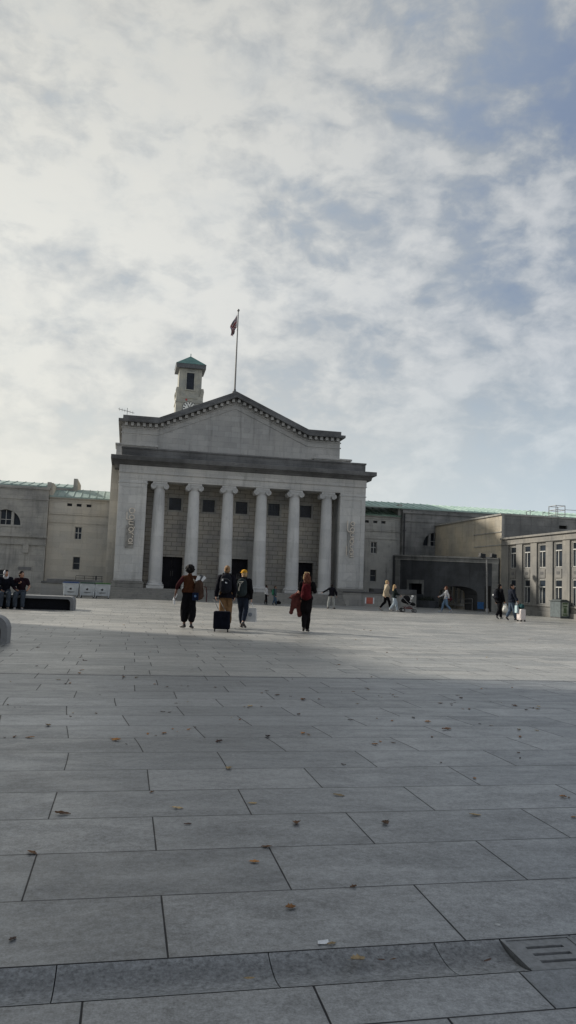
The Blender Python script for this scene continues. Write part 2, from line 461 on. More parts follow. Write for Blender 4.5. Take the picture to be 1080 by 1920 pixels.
# columns
def column():
    c = MB(); prof = []
    for i in range(15):
        t = i/14; z = 1.22+t*(8.07-1.22); prof.append((.50-.115*t**1.5, z))
    c.lathe(prof, 0, 0, 36, cap=False)
    o = c.build('column', M['column'], gh, smooth=True)
    b = MB(); b.box(-.62, .62, -.62, .62, ZS+.002, ZS+.2)
    b.lathe([(.60, ZS+.2), (.635, ZS+.24), (.635, ZS+.30), (.59, ZS+.34), (.545, ZS+.36), (.55, ZS+.40), (.56, ZS+.43), (.53, ZS+.462), (.5, ZS+.47)], 0, 0, 36)
    b.build('base', M['column'], o, smooth=True, bevel=.012)
    k = MB()
    k.lathe([(.385, 8.05), (.41, 8.08), (.40, 8.1), (.46, 8.2), (.47, 8.26)], 0, 0, 32)
    k.box(-.52, .52, -.47, .47, 8.40, 8.539)                       # abacus
    for y in (-.42, .30):
        k.box(-.46, .46, y, y+.12, 8.26, 8.40)                      # cushion between the volutes
    for s in (-1, 1):
        cx, cz = s*.46, 8.20
        for a in range(24):                                       # bolster
            pass
        k.tube([(cx, -.44, cz), (cx, -.2, cz), (cx, .2, cz), (cx, .44, cz)], .2, 20)
        for y in (-.445, .445):
            for rr, tr in ((.175, .03), (.105, .026)):
                k.tube([(cx+rr*math.cos(2*PI*i/20), y, cz+rr*math.sin(2*PI*i/20)) for i in range(20)], tr, 6, closed=True)
            k.ell((cx, y, cz), (.045, .04, .045), None, 10, 6)
    k.build('capital', M['column'], o, smooth=True)
    return o
c0 = column(); c0.location = (-2.5*2.5416, .1, 0)
for i in range(1, 6):
    c = copy_tree(c0); c.location = ((i-2.5)*2.5416, .1, 0)
# entablature
mb = MB()
mb.box(-9.3, 9.3, VP, 1.75, 8.541, 9.08); mb.box(-9.33, 9.33, VP-.05, 1.752, 9.08, 9.60)
mb.box(-9.36, 9.36, VP-.09, 1.754, 9.05, 9.11)
mb.build('entablature', M['portland'], gh, bevel=.01)
mb = MB()
mb.prism([(VP-.05, 9.602), (VP-.14, 9.66), (VP-.2, 9.74), (VP-.46, 9.86), (VP-.62, 9.92), (VP-.66, 10.2), (VP-.5, 10.24), (2.5, 10.24), (2.5, 9.602)], 'x', -9.7, 9.7)
for s in (-1, 1):
    a, b = sorted((s*9.701, s*9.95)); mb.box(a, b, VP-.62, 2.5, 9.93, 10.22)
mb.build('cornice', M['sooty'], gh)
mb = MB(); mb.box(-9.2, 9.2, VP-.08, 8.0, 10.242, 10.80); mb.box(-9.26, 9.26, VP-.13, 8.0, 10.80, 10.93)
mb.build('parapet', M['sooty'], gh, bevel=.02)
# wall behind the columns
WV = 1.7
wins = [(-5.08+2.54*i-.46, -5.08+2.54*i+.46, 6.68, 7.62, .3) for i in range(5)]
doors = [(-5.85, -4.3, ZS, 3.15, .45), (-.7, .7, ZS, 3.2, .45), (4.3, 5.85, ZS, 3.15, .45)]
mb = MB(); mb.wall(Pf(WV), -7.3, 7.3, ZS-.01, 8.6, wins+doors)
mb.build('portico_wall', M['ashlar'], gh)
mb = MB(); mb.box(-7.28, 7.28, .75, 1.7, 8.50, 8.538); mb.build('portico_ceiling', M['ashlar'], gh)
for w in wins:
    f = MB()
    a, b, z0, z1 = w[:4]
    for q in ((a-.14, a, z0-.14, z1+.14), (b, b+.14, z0-.14, z1+.14), (a, b, z1, z1+.14), (a, b, z0-.14, z0)):
        f.box(q[0], q[1], WV-.035, WV+.02, q[2], q[3])
    fo = f.build('window', M['wing'], gh)
    g = MB(); g.box(a-.01, b+.01, WV+.2, WV+.25, z0-.01, z1+.01); g.build('pane', M['window'], fo)
    g = MB()
    for k in range(1, 4):
        x = a+(b-a)*k/4; g.box(x-.014, x+.014, WV+.14, WV+.17, z0, z1)
        z = z0+(z1-z0)*k/4; g.box(a, b, WV+.13, WV+.15, z-.014, z+.014)
    g.build('grille', M['grille'], fo)
for d in doors:
    a, b, z0, z1 = d[:4]
    f = MB(); n = 2
    for k in range(2):
        x0 = a+(b-a)*k/2+.006; x1 = a+(b-a)*(k+1)/2-.006
        f.box(x0, x1, WV+.36, WV+.42, z0+.02, z1)
        for r_ in range(3):
            zz = z0+.12+r_*(z1-z0-.1)/3
            f.box(x0+.1, x1-.1, WV+.335, WV+.36, zz, zz+(z1-z0)/3-.16)
    dr = f.build('door', M['door'], gh)
    h = MB()
    for s in (-1, 1): h.tube([((a+b)/2+s*.08, WV+.3, z0+.95), ((a+b)/2+s*.08, WV+.3, z0+1.35)], .014, 8)
    h.build('handle', M['galv'], dr)
f = MB()
for q in ((-1.05, -.7, ZS, 4.0), (.7, 1.05, ZS, 4.0), (-.7, .7, 3.2, 4.0)): f.box(q[0], q[1], WV-.06, WV+.02, q[2], q[3])
f.box(-1.2, 1.2, WV-.09, WV+.02, 4.0, 4.14); f.box(-1.12, 1.12, WV-.05, WV+.02, 4.14, 4.7); f.box(-1.3, 1.3, WV-.14, WV+.02, 4.7, 4.84)
f.build('door_surround', M['wing'], gh, bevel=.01)
# hall body behind
mb = MB(); mb.box(-9.95, 9.95, 2.5, 46, -.02, 10.2); mb.box(-9.6, 9.6, 8.02, 46, 10.2, 12.0)
mb.build('hall_wall', M['linkstone'], gh)
for s in (-1, 1):
    mb = MB(); a, b = sorted((s*6.55, s*9.75)); mb.box(a, b, 5.6, 7.98, 10.95, 12.05); mb.box(a-.1, b+.1, 5.5, 7.985, 12.05, 12.2)
    mb.build('corner_block', M['pediment'], gh, bevel=.02)
AV = 8.0
def gable(off, hw, k=6.45):
    za, zk = 17.75-off, 14.95-off
    return [(-hw, zk), (-k, zk), (0, za), (k, zk), (hw, zk)]
mb = MB(); g = gable(.5, 9.42)
mb.prism([(-9.42, 10.9)]+g+[(9.42, 10.9)], 'y', AV, 46)
mb.build('gable_wall', M['pediment'], gh)
mb = MB(); up = gable(0, 9.4); lo = gable(.34, 9.4)
mb.prism(up+lo[::-1], 'y', AV-.42, 46.2)
up = gable(.34, 9.75); lo = gable(.56, 9.75)
mb.prism(up+lo[::-1], 'y', AV-.62, 46.3)
mb.build('raking_cornice', M['sooty'], gh, bevel=.02)
mb = MB(); up = gable(.9, 9.5); lo = gable(1.0, 9.5); mb.prism(up+lo[::-1], 'y', AV-.07, AV+.05)
up = gable(1.36, 9.5); lo = gable(1.45, 9.5); mb.prism(up+lo[::-1], 'y', AV-.06, AV+.05)
mb.build('string_course', M['pediment'], gh)
def zgab(u): return 14.95+(max(0, 1-abs(u)/6.45))*2.8
n = 38
for i in range(n):
    u = -9.35+18.7*(i+.5)/n
    z = zgab(u)-.57
    mb = MB(); mb.box(u-.115, u+.115, AV-.42, AV+.01, z-.27, z); mb.build('modillion', M['pediment'], gh)
# roof of the hall
mb = MB(); up = gable(-.03, 9.0); mb.prism(up+gable(.2, 9.0)[::-1], 'y', AV+1.2, 45.5); mb.build('roof', M['lead'], gh)

# television aerial, flagpole, flag
an = thing('television_aerial', 'thin metal television aerial on the left end of the pediment', 'aerial', (-9.1, 8.6, 14.95))
mb = MB(); mb.tube([(-9.1, 8.6, 14.95), (-9.1, 8.6, 15.75)], .025, 6); mb.build('mast', M['galv'], an)
mb = MB(); mb.tube([(-9.85, 8.6, 15.62), (-8.5, 8.6, 15.35)], .022, 6)
for k in range(6):
    x = -9.75+k*.22; z = 15.6-k*.044
    mb.tube([(x, 8.35, z), (x, 8.85, z)], .014, 5); mb.tube([(x, 8.6, z-.13), (x, 8.6, z+.13)], .014, 5)
mb.build('dipole_bars', M['galv'], an)
fp = thing('flagpole', 'tall thin grey flagpole rising from the apex of the pediment', 'flagpole', (-.1, 8.3, 17.7))
mb = MB(); mb.tube([(-.1, 8.3, 17.7), (-.1, 8.3, 21.5), (-.1, 8.3, 25.1)], .085, 10, r2=.05); mb.build('pole', M['greyframe'], fp, smooth=True)
mb = MB(); mb.ell((-.1, 8.3, 25.16), (.12, .12, .12)); mb.build('finial', M['galv'], fp, smooth=True)
mb = MB(); mb.lathe([(.22, 17.72), (.22, 17.85), (.12, 17.95), (.1, 18.1)], -.1, 8.3, 14); mb.build('socket', M['lead'], fp, smooth=True)

def union_flag():
    """limp flag: cloth grid, colours per face"""
    NX, NY = 60, 30
    bm = bmesh.new(); vv = []
    for j in range(NY+1):
        row = []
        for i in range(NX+1):
            s, t = i/NX, j/NY               # along the fly, down the hoist
            drop = s*2.15*(1-.25*t)
            sway = -.56*math.sin(s*PI*.62)*(1-.45*t)-.02
            x = -.16+sway+.10*math.sin(s*9+t*3)*s+t*.10*s
            y = 8.3+.16*math.sin(s*14+t*5)*min(1, s*3)+.08*math.sin(t*9+s*4)*s
            z = 24.75-t*1.15*(1-.42*s)-drop*.86+.0
            row.append(bm.verts.new((x, y, z)))
        vv.append(row)
    def colr(s, t):
        x, y = s*2, t              # 2:1 flag
        cx, cy = x-1, y-.5
        if abs(cy) < .1 or abs(cx) < .1: return 1
        if abs(cy) < .167 or abs(cx) < .167: return 2
        d1 = abs(cy*2-cx)/math.sqrt(5)*1.0; d2 = abs(cy*2+cx)/math.sqrt(5)
        d = min(d1, d2)
        if d < .035: return 1
        if d < .1: return 2
        return 0
    for j in range(NY):
        for i in range(NX):
            f = bm.faces.new((vv[j][i], vv[j][i+1], vv[j+1][i+1], vv[j+1][i])); f.smooth = True
            f.material_index = colr((i+.5)/NX, (j+.5)/NY)
    me = bpy.data.meshes.new('flag')
    for v in bm.verts: v.co -= Vector((-.1, 8.3, 23.0))
    bm.to_mesh(me); bm.free()
    for m in (fabric('flag_blue', (.045, .045, .085)), fabric('flag_red', (.2, .045, .05)), fabric('flag_white', (.4, .36, .36))): me.materials.append(m)
    o = bpy.data.objects.new('flag', me); col.objects.link(o); o.location = (-.1, 8.3, 23.0)
    return tag(o, 'limp red white and blue flag drooping at the top of the flagpole', 'flag')
union_flag()

# ------------------------------------------------------------------ signs on the piers (letters of tube, turned on their side)
def ring(cx, cz, rx, rz, n=22, a0=0, a1=360):
    return [(cx+rx*math.cos(R(a0+(a1-a0)*i/n)), cz+rz*math.sin(R(a0+(a1-a0)*i/n))) for i in range(n+(0 if a1-a0 == 360 else 1))]
def tube_sign(name, label, strokes, base, mat, bars):
    t = thing(name, label, 'sign', base)
    y = VP-.16
    for pts, closed in strokes:
        mb = MB(); mb.tube([(p[0], y, p[1]) for p in pts], .036, 8, closed=closed)
        mb.build('letter', mat, t, smooth=True)
    mb = MB()
    for (x0, x1, z0, z1) in bars: mb.box(x0, x1, VP-.10, VP-.03, z0, z1)
    mb.build('mounting_bar', M['neonback'], t)
    return t
# right: ring, ring with a long hooked tail, u, ring, bent stroke, ring, bar, second long hook
rs = [(ring(8.28, 6.20, .15, .15), True),
      (ring(8.27, 5.74, .15, .16), True),
      ([(7.88, 6.42), (7.88, 6.1), (7.89, 5.75), (7.91, 5.64), (7.98, 5.58), (8.1, 5.57), (8.27, 5.58)], False),
      ([(8.44, 5.49), (8.25, 5.49), (8.16, 5.46), (8.12, 5.38), (8.12, 5.3), (8.16, 5.23), (8.25, 5.2), (8.44, 5.2)], False),
      (ring(8.25, 4.86, .15, .15), True),
      ([(8.38, 4.62), (8.24, 4.60), (8.14, 4.52), (8.12, 4.44), (8.18, 4.33), (8.3, 4.28), (8.38, 4.3)], False),
      (ring(8.24, 4.06, .14, .14), True),
      ([(7.86, 4.50), (7.85, 4.15), (7.85, 3.85), (7.90, 3.77)], False),
      ([(8.12, 3.84), (8.42, 3.84)], False), ([(8.12, 3.70), (8.42, 3.70)], False),
      ([(8.12, 5.08), (8.40, 5.08)], False)]
tube_sign('tube_letter_sign', 'cream tube lettering turned sideways on the right pier', rs, (8.2, VP, 3.6), M['neon'], [(8.2, 8.25, 3.62, 6.3), (7.94, 7.97, 3.8, 5.6)])
ls = [(ring(-8.25, 6.28, .19, .18), True),
      (ring(-8.25, 5.80, .17, .15), True),
      ([(-8.60, 6.17), (-8.60, 5.8), (-8.585, 5.68), (-8.52, 5.62), (-8.4, 5.61), (-8.25, 5.62)], False),
      ([(-8.42, 5.50), (-8.10, 5.46)], False), ([(-8.42, 5.50), (-8.42, 5.30)], False), ([(-8.42, 5.28), (-8.10, 5.24)], False),
      ([(-8.06, 5.12), (-8.02, 5.05), (-8.06, 5.0)], False),
      (ring(-8.25, 4.92, .16, .15), True),
      ([(-8.38, 4.70), (-8.14, 4.64), (-8.06, 4.54)], False), ([(-8.12, 4.46), (-8.12, 4.34)], False),
      (ring(-8.26, 4.12, .14, .13), True),
      ([(-8.40, 3.90), (-8.08, 3.90)], False)]
tube_sign('tube_letter_sign', 'grey tube lettering turned sideways on a stained patch of the left pier', ls, (-8.3, VP, 3.6), M['neon'], [(-8.46, -8.02, 3.60, 5.56), (-8.62, -8.48, 3.60, 5.2)])

# ------------------------------------------------------------------ clock tower
ct = thing('clock_tower', 'pale stone clock tower with a green pyramid roof rising behind the pediment', 'tower', (-.45, 62, 0))
TX, TY = -.45, 62.0
mb = MB(); mb.box(TX-2.05, TX+2.05, TY-2.05, TY+2.05, -.02, 29.6); mb.box(TX-1.72, TX+1.72, TY-1.72, TY+1.72, 29.6, 34.5)
for sx in (-1, 1):
    for sy in (-1, 1): mb.box(TX+sx*1.45-.3, TX+sx*1.45+.3, TY+sy*1.45-.3, TY+sy*1.45+.3, 29.6, 34.4)
mb.build('shaft', M['tower'], ct, bevel=.03)
mb = MB()
for sx in (-1, 1):
    for sy in (-1, 1):
        mb.prism([(TX+sx*1.75, 30.9), (TX+sx*2.06, 30.9), (TX+sx*2.16, 30.4), (TX+sx*2.06, 29.6), (TX+sx*1.6, 29.6)], 'y', TY+sy*1.75-.3, TY+sy*1.75+.3)
mb.box(TX-2.14, TX+2.14, TY-2.14, TY+2.14, 28.6, 28.8); mb.box(TX-1.2, TX+1.2, TY-2.16, TY-1.95, 29.25, 29.42)
mb.build('corner_bracket', M['tower'], ct, bevel=.02)
mb = MB(); e = 2.28; zz = 34.62
mb.box(TX-e, TX+e, TY-e, TY+e, 33.95, zz, -.0); mb.build('eaves', M['lead'], ct, bevel=.03)
mb = MB()
b = [(TX-e-.04, TY-e-.04, zz), (TX+e+.04, TY-e-.04, zz), (TX+e+.04, TY+e+.04, zz), (TX-e-.04, TY+e+.04, zz)]
for i in range(4): mb.poly((b[i], b[(i+1) % 4], (TX, TY, 36.45)))
mb.poly(b); mb.tube([(TX, TY, 36.3), (TX, TY, 36.85)], .06, 8)
mb.build('roof', M['coppertower'], ct)
f = MB()
for q in ((-.72, -.58, 30.7, 33.3), (.58, .72, 30.7, 33.3), (-.72, .72, 33.3, 33.5), (-.8, .8, 30.55, 30.7)): f.box(TX+q[0], TX+q[1], TY-1.86, TY-1.70, q[2], q[3])
fo = f.build('belfry_window', M['tower'], ct)
f = MB(); f.box(TX-.58, TX+.58, TY-1.735, TY-1.715, 30.7, 33.3)
f.build('opening', M['window'], fo)
f = MB()
for k in range(14): f.box(TX-.58, TX+.58, TY-1.80, TY-1.74, 30.75+k*.185, 30.82+k*.185)
f.build('louvre', M['grille'], fo)
d = MB(); cz = 27.75
d.tube([(TX+0*1, TY-2.052, cz), (TX, TY-2.12, cz)], 1.0, 40); dial = d.build('clock_face', M['dial'], ct, smooth=True)
d = MB(); d.tube([(TX+1.02*math.cos(2*PI*i/40), TY-2.11, cz+1.02*math.sin(2*PI*i/40)) for i in range(40)], .05, 6, closed=True); d.build('rim', M['lead'], dial)
for k in range(12):
    d = MB(); a = PI/2-2*PI*k/12; ca, sa = math.cos(a), math.sin(a)
    p = [(TX+(r_*ca-w*sa), TY-2.135, cz+(r_*sa+w*ca)) for r_, w in ((.64, -.075), (.92, -.095), (.92, .095), (.64, .075))]
    d.poly(p); d.build('numeral', M['dialnum'], dial)
d = MB(); d.tube([(TX, TY-2.16, cz), (TX-.25, TY-2.16, cz+.48)], .05, 6); d.build('hour_hand', M['dialnum'], dial)
d = MB(); d.tube([(TX, TY-2.18, cz), (TX+.42, TY-2.18, cz+.74)], .035, 6); d.build('minute_hand', M['dialnum'], dial)
d = MB(); d.prism([(TX-.62, 29.15), (TX-.36, 29.15), (TX-.36, 28.95), (TX-.49, 28.82), (TX-.62, 28.95)], 'y', TY-2.12, TY-2.05); d.build('shield', M['red'], ct)

# ------------------------------------------------------------------ side links (mirror pair) and long wings
def simple_window(parent, P, a, b, z0, z1, depth, style):
    f = MB()
    def bx(u0, u1, za, zb, d0, d1):
        pts = [P(u0, za, d0), P(u1, za, d0), P(u1, zb, d0), P(u0, zb, d0)]; qts = [P(u0, za, d1), P(u1, za, d1), P(u1, zb, d1), P(u0, zb, d1)]
        A = [f.v(*p) for p in pts]; B = [f.v(*p) for p in qts]
        f.face(A); f.face(B[::-1])
        for i in range(4): f.face((A[i], B[i], B[(i+1) % 4], A[(i+1) % 4]))
    w = .045; d0, d1 = depth-.1, depth-.03
    bx(a, a+w, z0, z1, d0, d1); bx(b-w, b, z0, z1, d0, d1); bx(a+w, b-w, z0, z0+w, d0, d1); bx(a+w, b-w, z1-w, z1, d0, d1)
    if style == 'sash':
        zm = (z0+z1)/2; bx(a+w, b-w, zm-.025, zm+.025, d0+.01, d1)
    if style == 'transom':
        zm = z0+(z1-z0)*.70; um = a+(b-a)*.56
        bx(a+w, b-w, zm-.035, zm+.035, d0-.02, d1); bx(um-.03, um+.03, z0+w, zm-.035, d0, d1)
    if style == 'cross':
        zm = z0+(z1-z0)*.52; um = (a+b)/2
        bx(a+w, b-w, zm-.03, zm+.03, d0, d1); bx(um-.03, um+.03, z0+w, z1-w, d0-.01, d1)
    fo = f.build('window', M['whiteframe'] if style != 'sash' else M['greyframe'], parent)
    f = MB(); f.poly((P(a, z0, depth-.04), P(b, z0, depth-.04), P(b, z1, depth-.04), P(a, z1, depth-.04)))
    f.build('pane', M['window'], fo)
    return fo
LV = 6.6
def link(s):
    side = 'left' if s < 0 else 'right'
    lab = 'cream stone link with three small vents and a grey copper roof left of the portico' if s < 0 else 'grey stone link with three small vents and a mossy green roof right of the portico'
    t = thing('link_block', lab, 'building', (s*12.3, LV, 0))
    a, b = sorted((s*9.94, s*14.72))
    vents = [(s*c-.19, s*c+.19, 6.98, 7.2, .35) for c in (11.65, 12.42, 13.15)]
    w1 = (s*12.35-.27, s*12.35+.27, 4.36, 5.36, .22); w2 = (s*12.35-.27, s*12.35+.27, 1.95, 2.96, .22)
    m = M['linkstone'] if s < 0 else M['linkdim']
    mb = MB(); mb.wall(Pf(LV), a, b, -.02, 7.62, vents+[w1, w2]); mb.box(a+.01, b-.01, LV+.5, LV+5, -.01, 7.6)
    mb.build('wall', m, t)
    mb = MB()
    for z, h, d in ((6.28, .12, .07), (6.42, .06, .04), (5.62, .07, .05), (7.56, .14, .16), (7.36, .05, .05)): mb.box(a+.002, b-.002, LV-d, LV+.02, z, z+h)
    mb.build('string_course', m, t)
    for v in vents:
        f = MB(); f.box(v[0], v[1], LV+.26, LV+.3, v[2], v[3])
        for k in range(4): f.box(v[0], v[1], LV+.2, LV+.25, v[2]+.02+k*.052, v[2]+.04+k*.052)
        f.build('vent', M['window'], t)
    simple_window(t, Pf(LV), *w1[:4], .22, 'cross'); simple_window(t, Pf(LV), *w2[:4], .22, 'sash')
    for w in (w1, w2):
        f = MB()
        for q in ((w[0]-.1, w[0], w[2], w[3]), (w[1], w[1]+.1, w[2], w[3]), (w[0]-.1, w[1]+.1, w[3], w[3]+.1), (w[0]-.14, w[1]+.14, w[2]-.1, w[2])):
            f.box(q[0], q[1], LV-.025, LV+.02, q[2], q[3])
        f.build('window_surround', m, t)
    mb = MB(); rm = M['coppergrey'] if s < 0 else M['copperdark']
    z0, z1 = 7.72, 8.62
    mb.poly(((a, LV-.2, z0), (b, LV-.2, z0), (b, LV+2.6, z1), (a, LV+2.6, z1))); mb.poly(((a, LV-.2, z0-.1), (b, LV-.2, z0-.1), (b, LV-.2, z0), (a, LV-.2, z0)))
    for x in (a, b): mb.poly(((x, LV-.2, z0-.1), (x, LV-.2, z0), (x, LV+2.6, z1), (x, LV+2.6, z0-.1)))
    n = 8
    for k in range(n+1):
        x = a+.03+(b-a-.06)*k/n
        mb.tube([(x, LV-.2, z0+.02), (x, LV+2.6, z1+.02)], .035, 5)
    mb.build('roof', rm, t)
    mb = MB(); x0, x1 = sorted((s*14.45, s*14.8))
    mb.box(x0, x1, LV-.1, LV+2.7, 7.722, 8.75); mb.build('roof_parapet', m, t, bevel=.02)
    return t
link(-1); link(1)

WVV = 6.1
def arch_window(mb, P, cx, zs, r, zbot, u0, u1, z0, z1, depth, extra=()):
    """wall with one semicircular-headed lunette opening"""
    o = (cx-r, cx+r, zbot, zs+r, depth)
    ops = [o]+list(extra)
    mb.wall(P, u0, u1, z0, z1, ops)
    n = 14
    for sgn in (-1, 1):
        arc = [(cx+sgn*r*math.cos(PI/2*i/n), zs+r*math.sin(PI/2*i/n)) for i in range(n+1)]
        for i in range(n):
            mb.poly([P(*arc[i], 0), P(*arc[i+1], 0), P(cx+sgn*r, zs+r, 0)])
            mb.poly([P(*arc[i], 0), P(*arc[i+1], 0), P(*arc[i+1], depth), P(*arc[i], depth)])
def lunette(t, cx, zs, r, zb):
    y = WVV; n = 16
    f = MB(); f.box(cx-r, cx+r, y+.05, y+.34, zb-.05, zb+.02); fo = f.build('window', M['wing'], t)
    for sgn in (-1, 1):                                          # stone mullions
        f = MB(); u = cx+sgn*r*.45; f.box(u-.1, u+.1, y+.06, y+.34, zb+.02, zs+math.sqrt(r*r-(r*.45)**2)-.005); f.build('mullion', M['wing'], fo)
    f = MB()
    f.box(cx-.022, cx+.022, y+.22, y+.26, zb, zs+r-.02); f.box(cx-r*.42, cx+r*.42, y+.215, y+.255, zs+.34, zs+.38)
    for sgn in (-1, 1): f.box(cx+sgn*r*.36-.02, cx+sgn*r*.36+.02, y+.22, y+.26, zb, zs+r*.88)
    f.build('frame', M['whiteframe'], fo)
    f = MB(); f.poly([(cx+r*math.cos(PI*i/n), y+.3, zs+r*math.sin(PI*i/n)) for i in range(n+1)]+[(cx-r, y+.3, zb), (cx+r, y+.3, zb)])
    f.build('pane', M['window'], fo)
def copper_roof(t, name, a, b, y0, z0, y1, z1, m, seam=.62):
    mb = MB()
    mb.poly(((a, y0, z0), (b, y0, z0), (b, y1, z1), (a, y1, z1)))
    mb.poly(((a, y0, z0-.12), (b, y0, z0-.12), (b, y0, z0), (a, y0, z0)))
    for x in (a, b): mb.poly(((x, y0, z0-.12), (x, y0, z0), (x, y1, z1), (x, y1, z0-.12)))
    k = a+.05
    while k < b:
        mb.tube([(k, y0-.005, z0+.02), (k, y1, z1+.02)], .032, 5); k += seam
    return mb.build(name, m, t)
# left wing
lw = thing('wing_building', 'stained stone wing with an arched window at the left edge', 'building', (-24, WVV, 0))
mb = MB()
lowwin = (-18.2, -17.45, .95, 1.72, .3)
arch_window(mb, Pf(WVV), -17.85, 5.28, 1.12, 5.22, -44, -14.74, -.02, 8.25, .35, [lowwin, (-23.2, -21, 5.22, 6.4, .35), (-28, -26, 5.22, 6.4, .35)])
mb.poly(((-14.74, WVV, -.02), (-14.74, WVV+7, -.02), (-14.74, WVV+7, 8.25), (-14.74, WVV, 8.25)))
mb.box(-44, -14.76, WVV+.5, WVV+7, -.01, 8.2)
mb.build('wall', M['wing'], lw)
lunette(lw, -17.85, 5.28, 1.12, 5.22)
simple_window(lw, Pf(WVV), *lowwin[:4], .3, 'sash')
for w in ((-23.2, -21, 5.22, 6.4), (-28, -26, 5.22, 6.4)): simple_window(lw, Pf(WVV), *w, .35, 'cross')
mb = MB()
for z, h, d in ((7.28, .09, .06), (8.12, .14, .1), (4.32, .13, .2), (4.45, .05, .14), (3.72, .12, .16)): mb.box(-44, -14.72+.04, WVV-d, WVV+.02, z, z+h)
mb.box(-18.95, -16.6, WVV-.05, WVV+.02, 5.10, 5.20); mb.box(-18.02, -17.7, WVV-.05, WVV+.02, 6.42, 6.85)
mb.build('string_course', M['wing'], lw)
mb = MB(); mb.box(-16.42, -15.98, WVV-.14, WVV+.02, 3.1, 3.72); mb.box(-15.3, -14.73, WVV-.06, WVV+.02, -.01, 3.72)
mb.build('pilaster', M['wing'], lw)
mb = MB(); mb.box(-16.65, -15.68, WVV-.04, WVV+.01, 1.76, 2.0); mb.build('plaque', M['sooty'], lw)
copper_roof(lw, 'roof', -44, -13.1, WVV+2.6, 8.72, WVV+6.5, 9.4, M['coppergrey'], .7)
mb = MB(); mb.box(-44, -13.1, WVV+2.5, WVV+7, 7.9, 8.6); mb.box(-13.1, -12.75, WVV+2.4, WVV+7, 7.9, 9.45, .02); mb.box(-14.9, -14.6, WVV-.02, WVV+2.4, 8.255, 8.75)
mb.build('upper_wall', M['wing'], lw)
# right wing
rw = thing('wing_building', 'dark stained stone wing with an arched window and long green copper roof on the right', 'building', (24, WVV, 0))
mb = MB()
arch_window(mb, Pf(WVV), 17.75, 5.28, 1.1, 5.22, 14.74, 44, -.02, 8.25, .35)
mb.poly(((14.74, WVV, -.02), (14.74, WVV+7, -.02), (14.74, WVV+7, 8.25), (14.74, WVV, 8.25)))
mb.box(14.76, 44, WVV+.5, WVV+7, -.01, 8.2)
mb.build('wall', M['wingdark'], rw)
lunette(rw, 17.75, 5.28, 1.1, 5.22)
mb = MB()
for z, h, d in ((7.25, .09, .06), (7.95, .12, .1)): mb.box(14.7, 44, WVV-d, WVV+.02, z, z+h)
mb.build('string_course', M['wingdark'], rw)
copper_roof(rw, 'roof', 10.1, 44, WVV-.15, 8.45, WVV+3.4, 9.22, M['copper'], .62)
mb = MB(); mb.box(9.96, 44, WVV+5.1, WVV+7, 7.6, 9.1); mb.build('upper_wall', M['wingdark'], rw)
mb = MB(); mb.tube([(14.86, WVV-.1, .2), (14.86, WVV-.1, 7.9)], .06, 8)
for z in (1.5, 3.2, 4.9, 6.4): mb.box(14.78, 14.94, WVV-.18, WVV-.02, z, z+.09)
mb.build('drainpipe', M['iron'], rw)

# projecting block with a lit flank
pb = thing('projecting_block', 'tan stone block with a plain sunlit flank standing behind the dark arched wall', 'building', (21, 0, 0))
BU = 17.75; BV0 = -6.1; BZ = 6.95
def PU(u): return lambda v, z, d: (u+d, v, z)
fw = [(-3.4+k*.95, -2.75+k*.95, .42, 1.9, .15) for k in range(9)]
mb = MB(); mb.wall(PU(BU), BV0, WVV, -.02, BZ, fw); mb.build('flank_wall', M['flank'], pb)
mb = MB(); mb.wall(Pf(BV0), BU, 44, -.02, BZ, [(22.3, 22.95, 6.2, 6.45, .3), (26, 27.4, 5.6, 6.4, .3)]); mb.box(BU+.4, 44, BV0+.4, WVV, -.01, BZ-.02)
mb.build('front_wall', M['wingdark'], pb)
mb = MB(); mb.box(BU-.09, BU+.35, BV0-.06, WVV, BZ, BZ+.12); mb.box(BU+.35, 44, BV0-.06, BV0+.35, BZ, BZ+.12)
mb.box(BU-.045, BU+.01, BV0, -1.6, 5.72, 5.78); mb.box(BU-.045, BU+.01, BV0, -1.7, 4.78, 4.85); mb.box(BU+.01, BU+.2, BV0-.05, BV0+.01, -.01, BZ)
mb.build('coping', M['wing'], pb)
mb = MB()
for w in fw: mb.box(BU-.04, BU+.02, w[0]-.13, w[0], .3, 2.0)
mb.box(BU-.05, BU+.02, fw[0][0]-.2, fw[-1][1]+.2, 2.0, 2.15); mb.box(BU-.08, BU+.02, fw[0][0]-.2, fw[-1][1]+.2, .24, .34); mb.build('window_surround', M['portland'], pb)
for w in fw: simple_window(pb, PU(BU), *w[:4], .2, 'transom')
mb = MB(); mb.box(22.3, 22.95, BV0+.2, BV0+.25, 6.2, 6.45); mb.build('vent', M['void'], pb)
mb = MB()
for z in (.3, .62): mb.tube([(BU-.9, -3.4, z+.25), (BU-.9, 4.5, z)], .022, 6)
for k in range(6): mb.tube([(BU-.9, -3.4+k*1.55, -.02), (BU-.9, -3.4+k*1.55, .86-.05*k)], .02, 6)
tag(mb.build('handrail', M['galv'], None), 'pale metal handrail seen through the low arch', 'handrail')
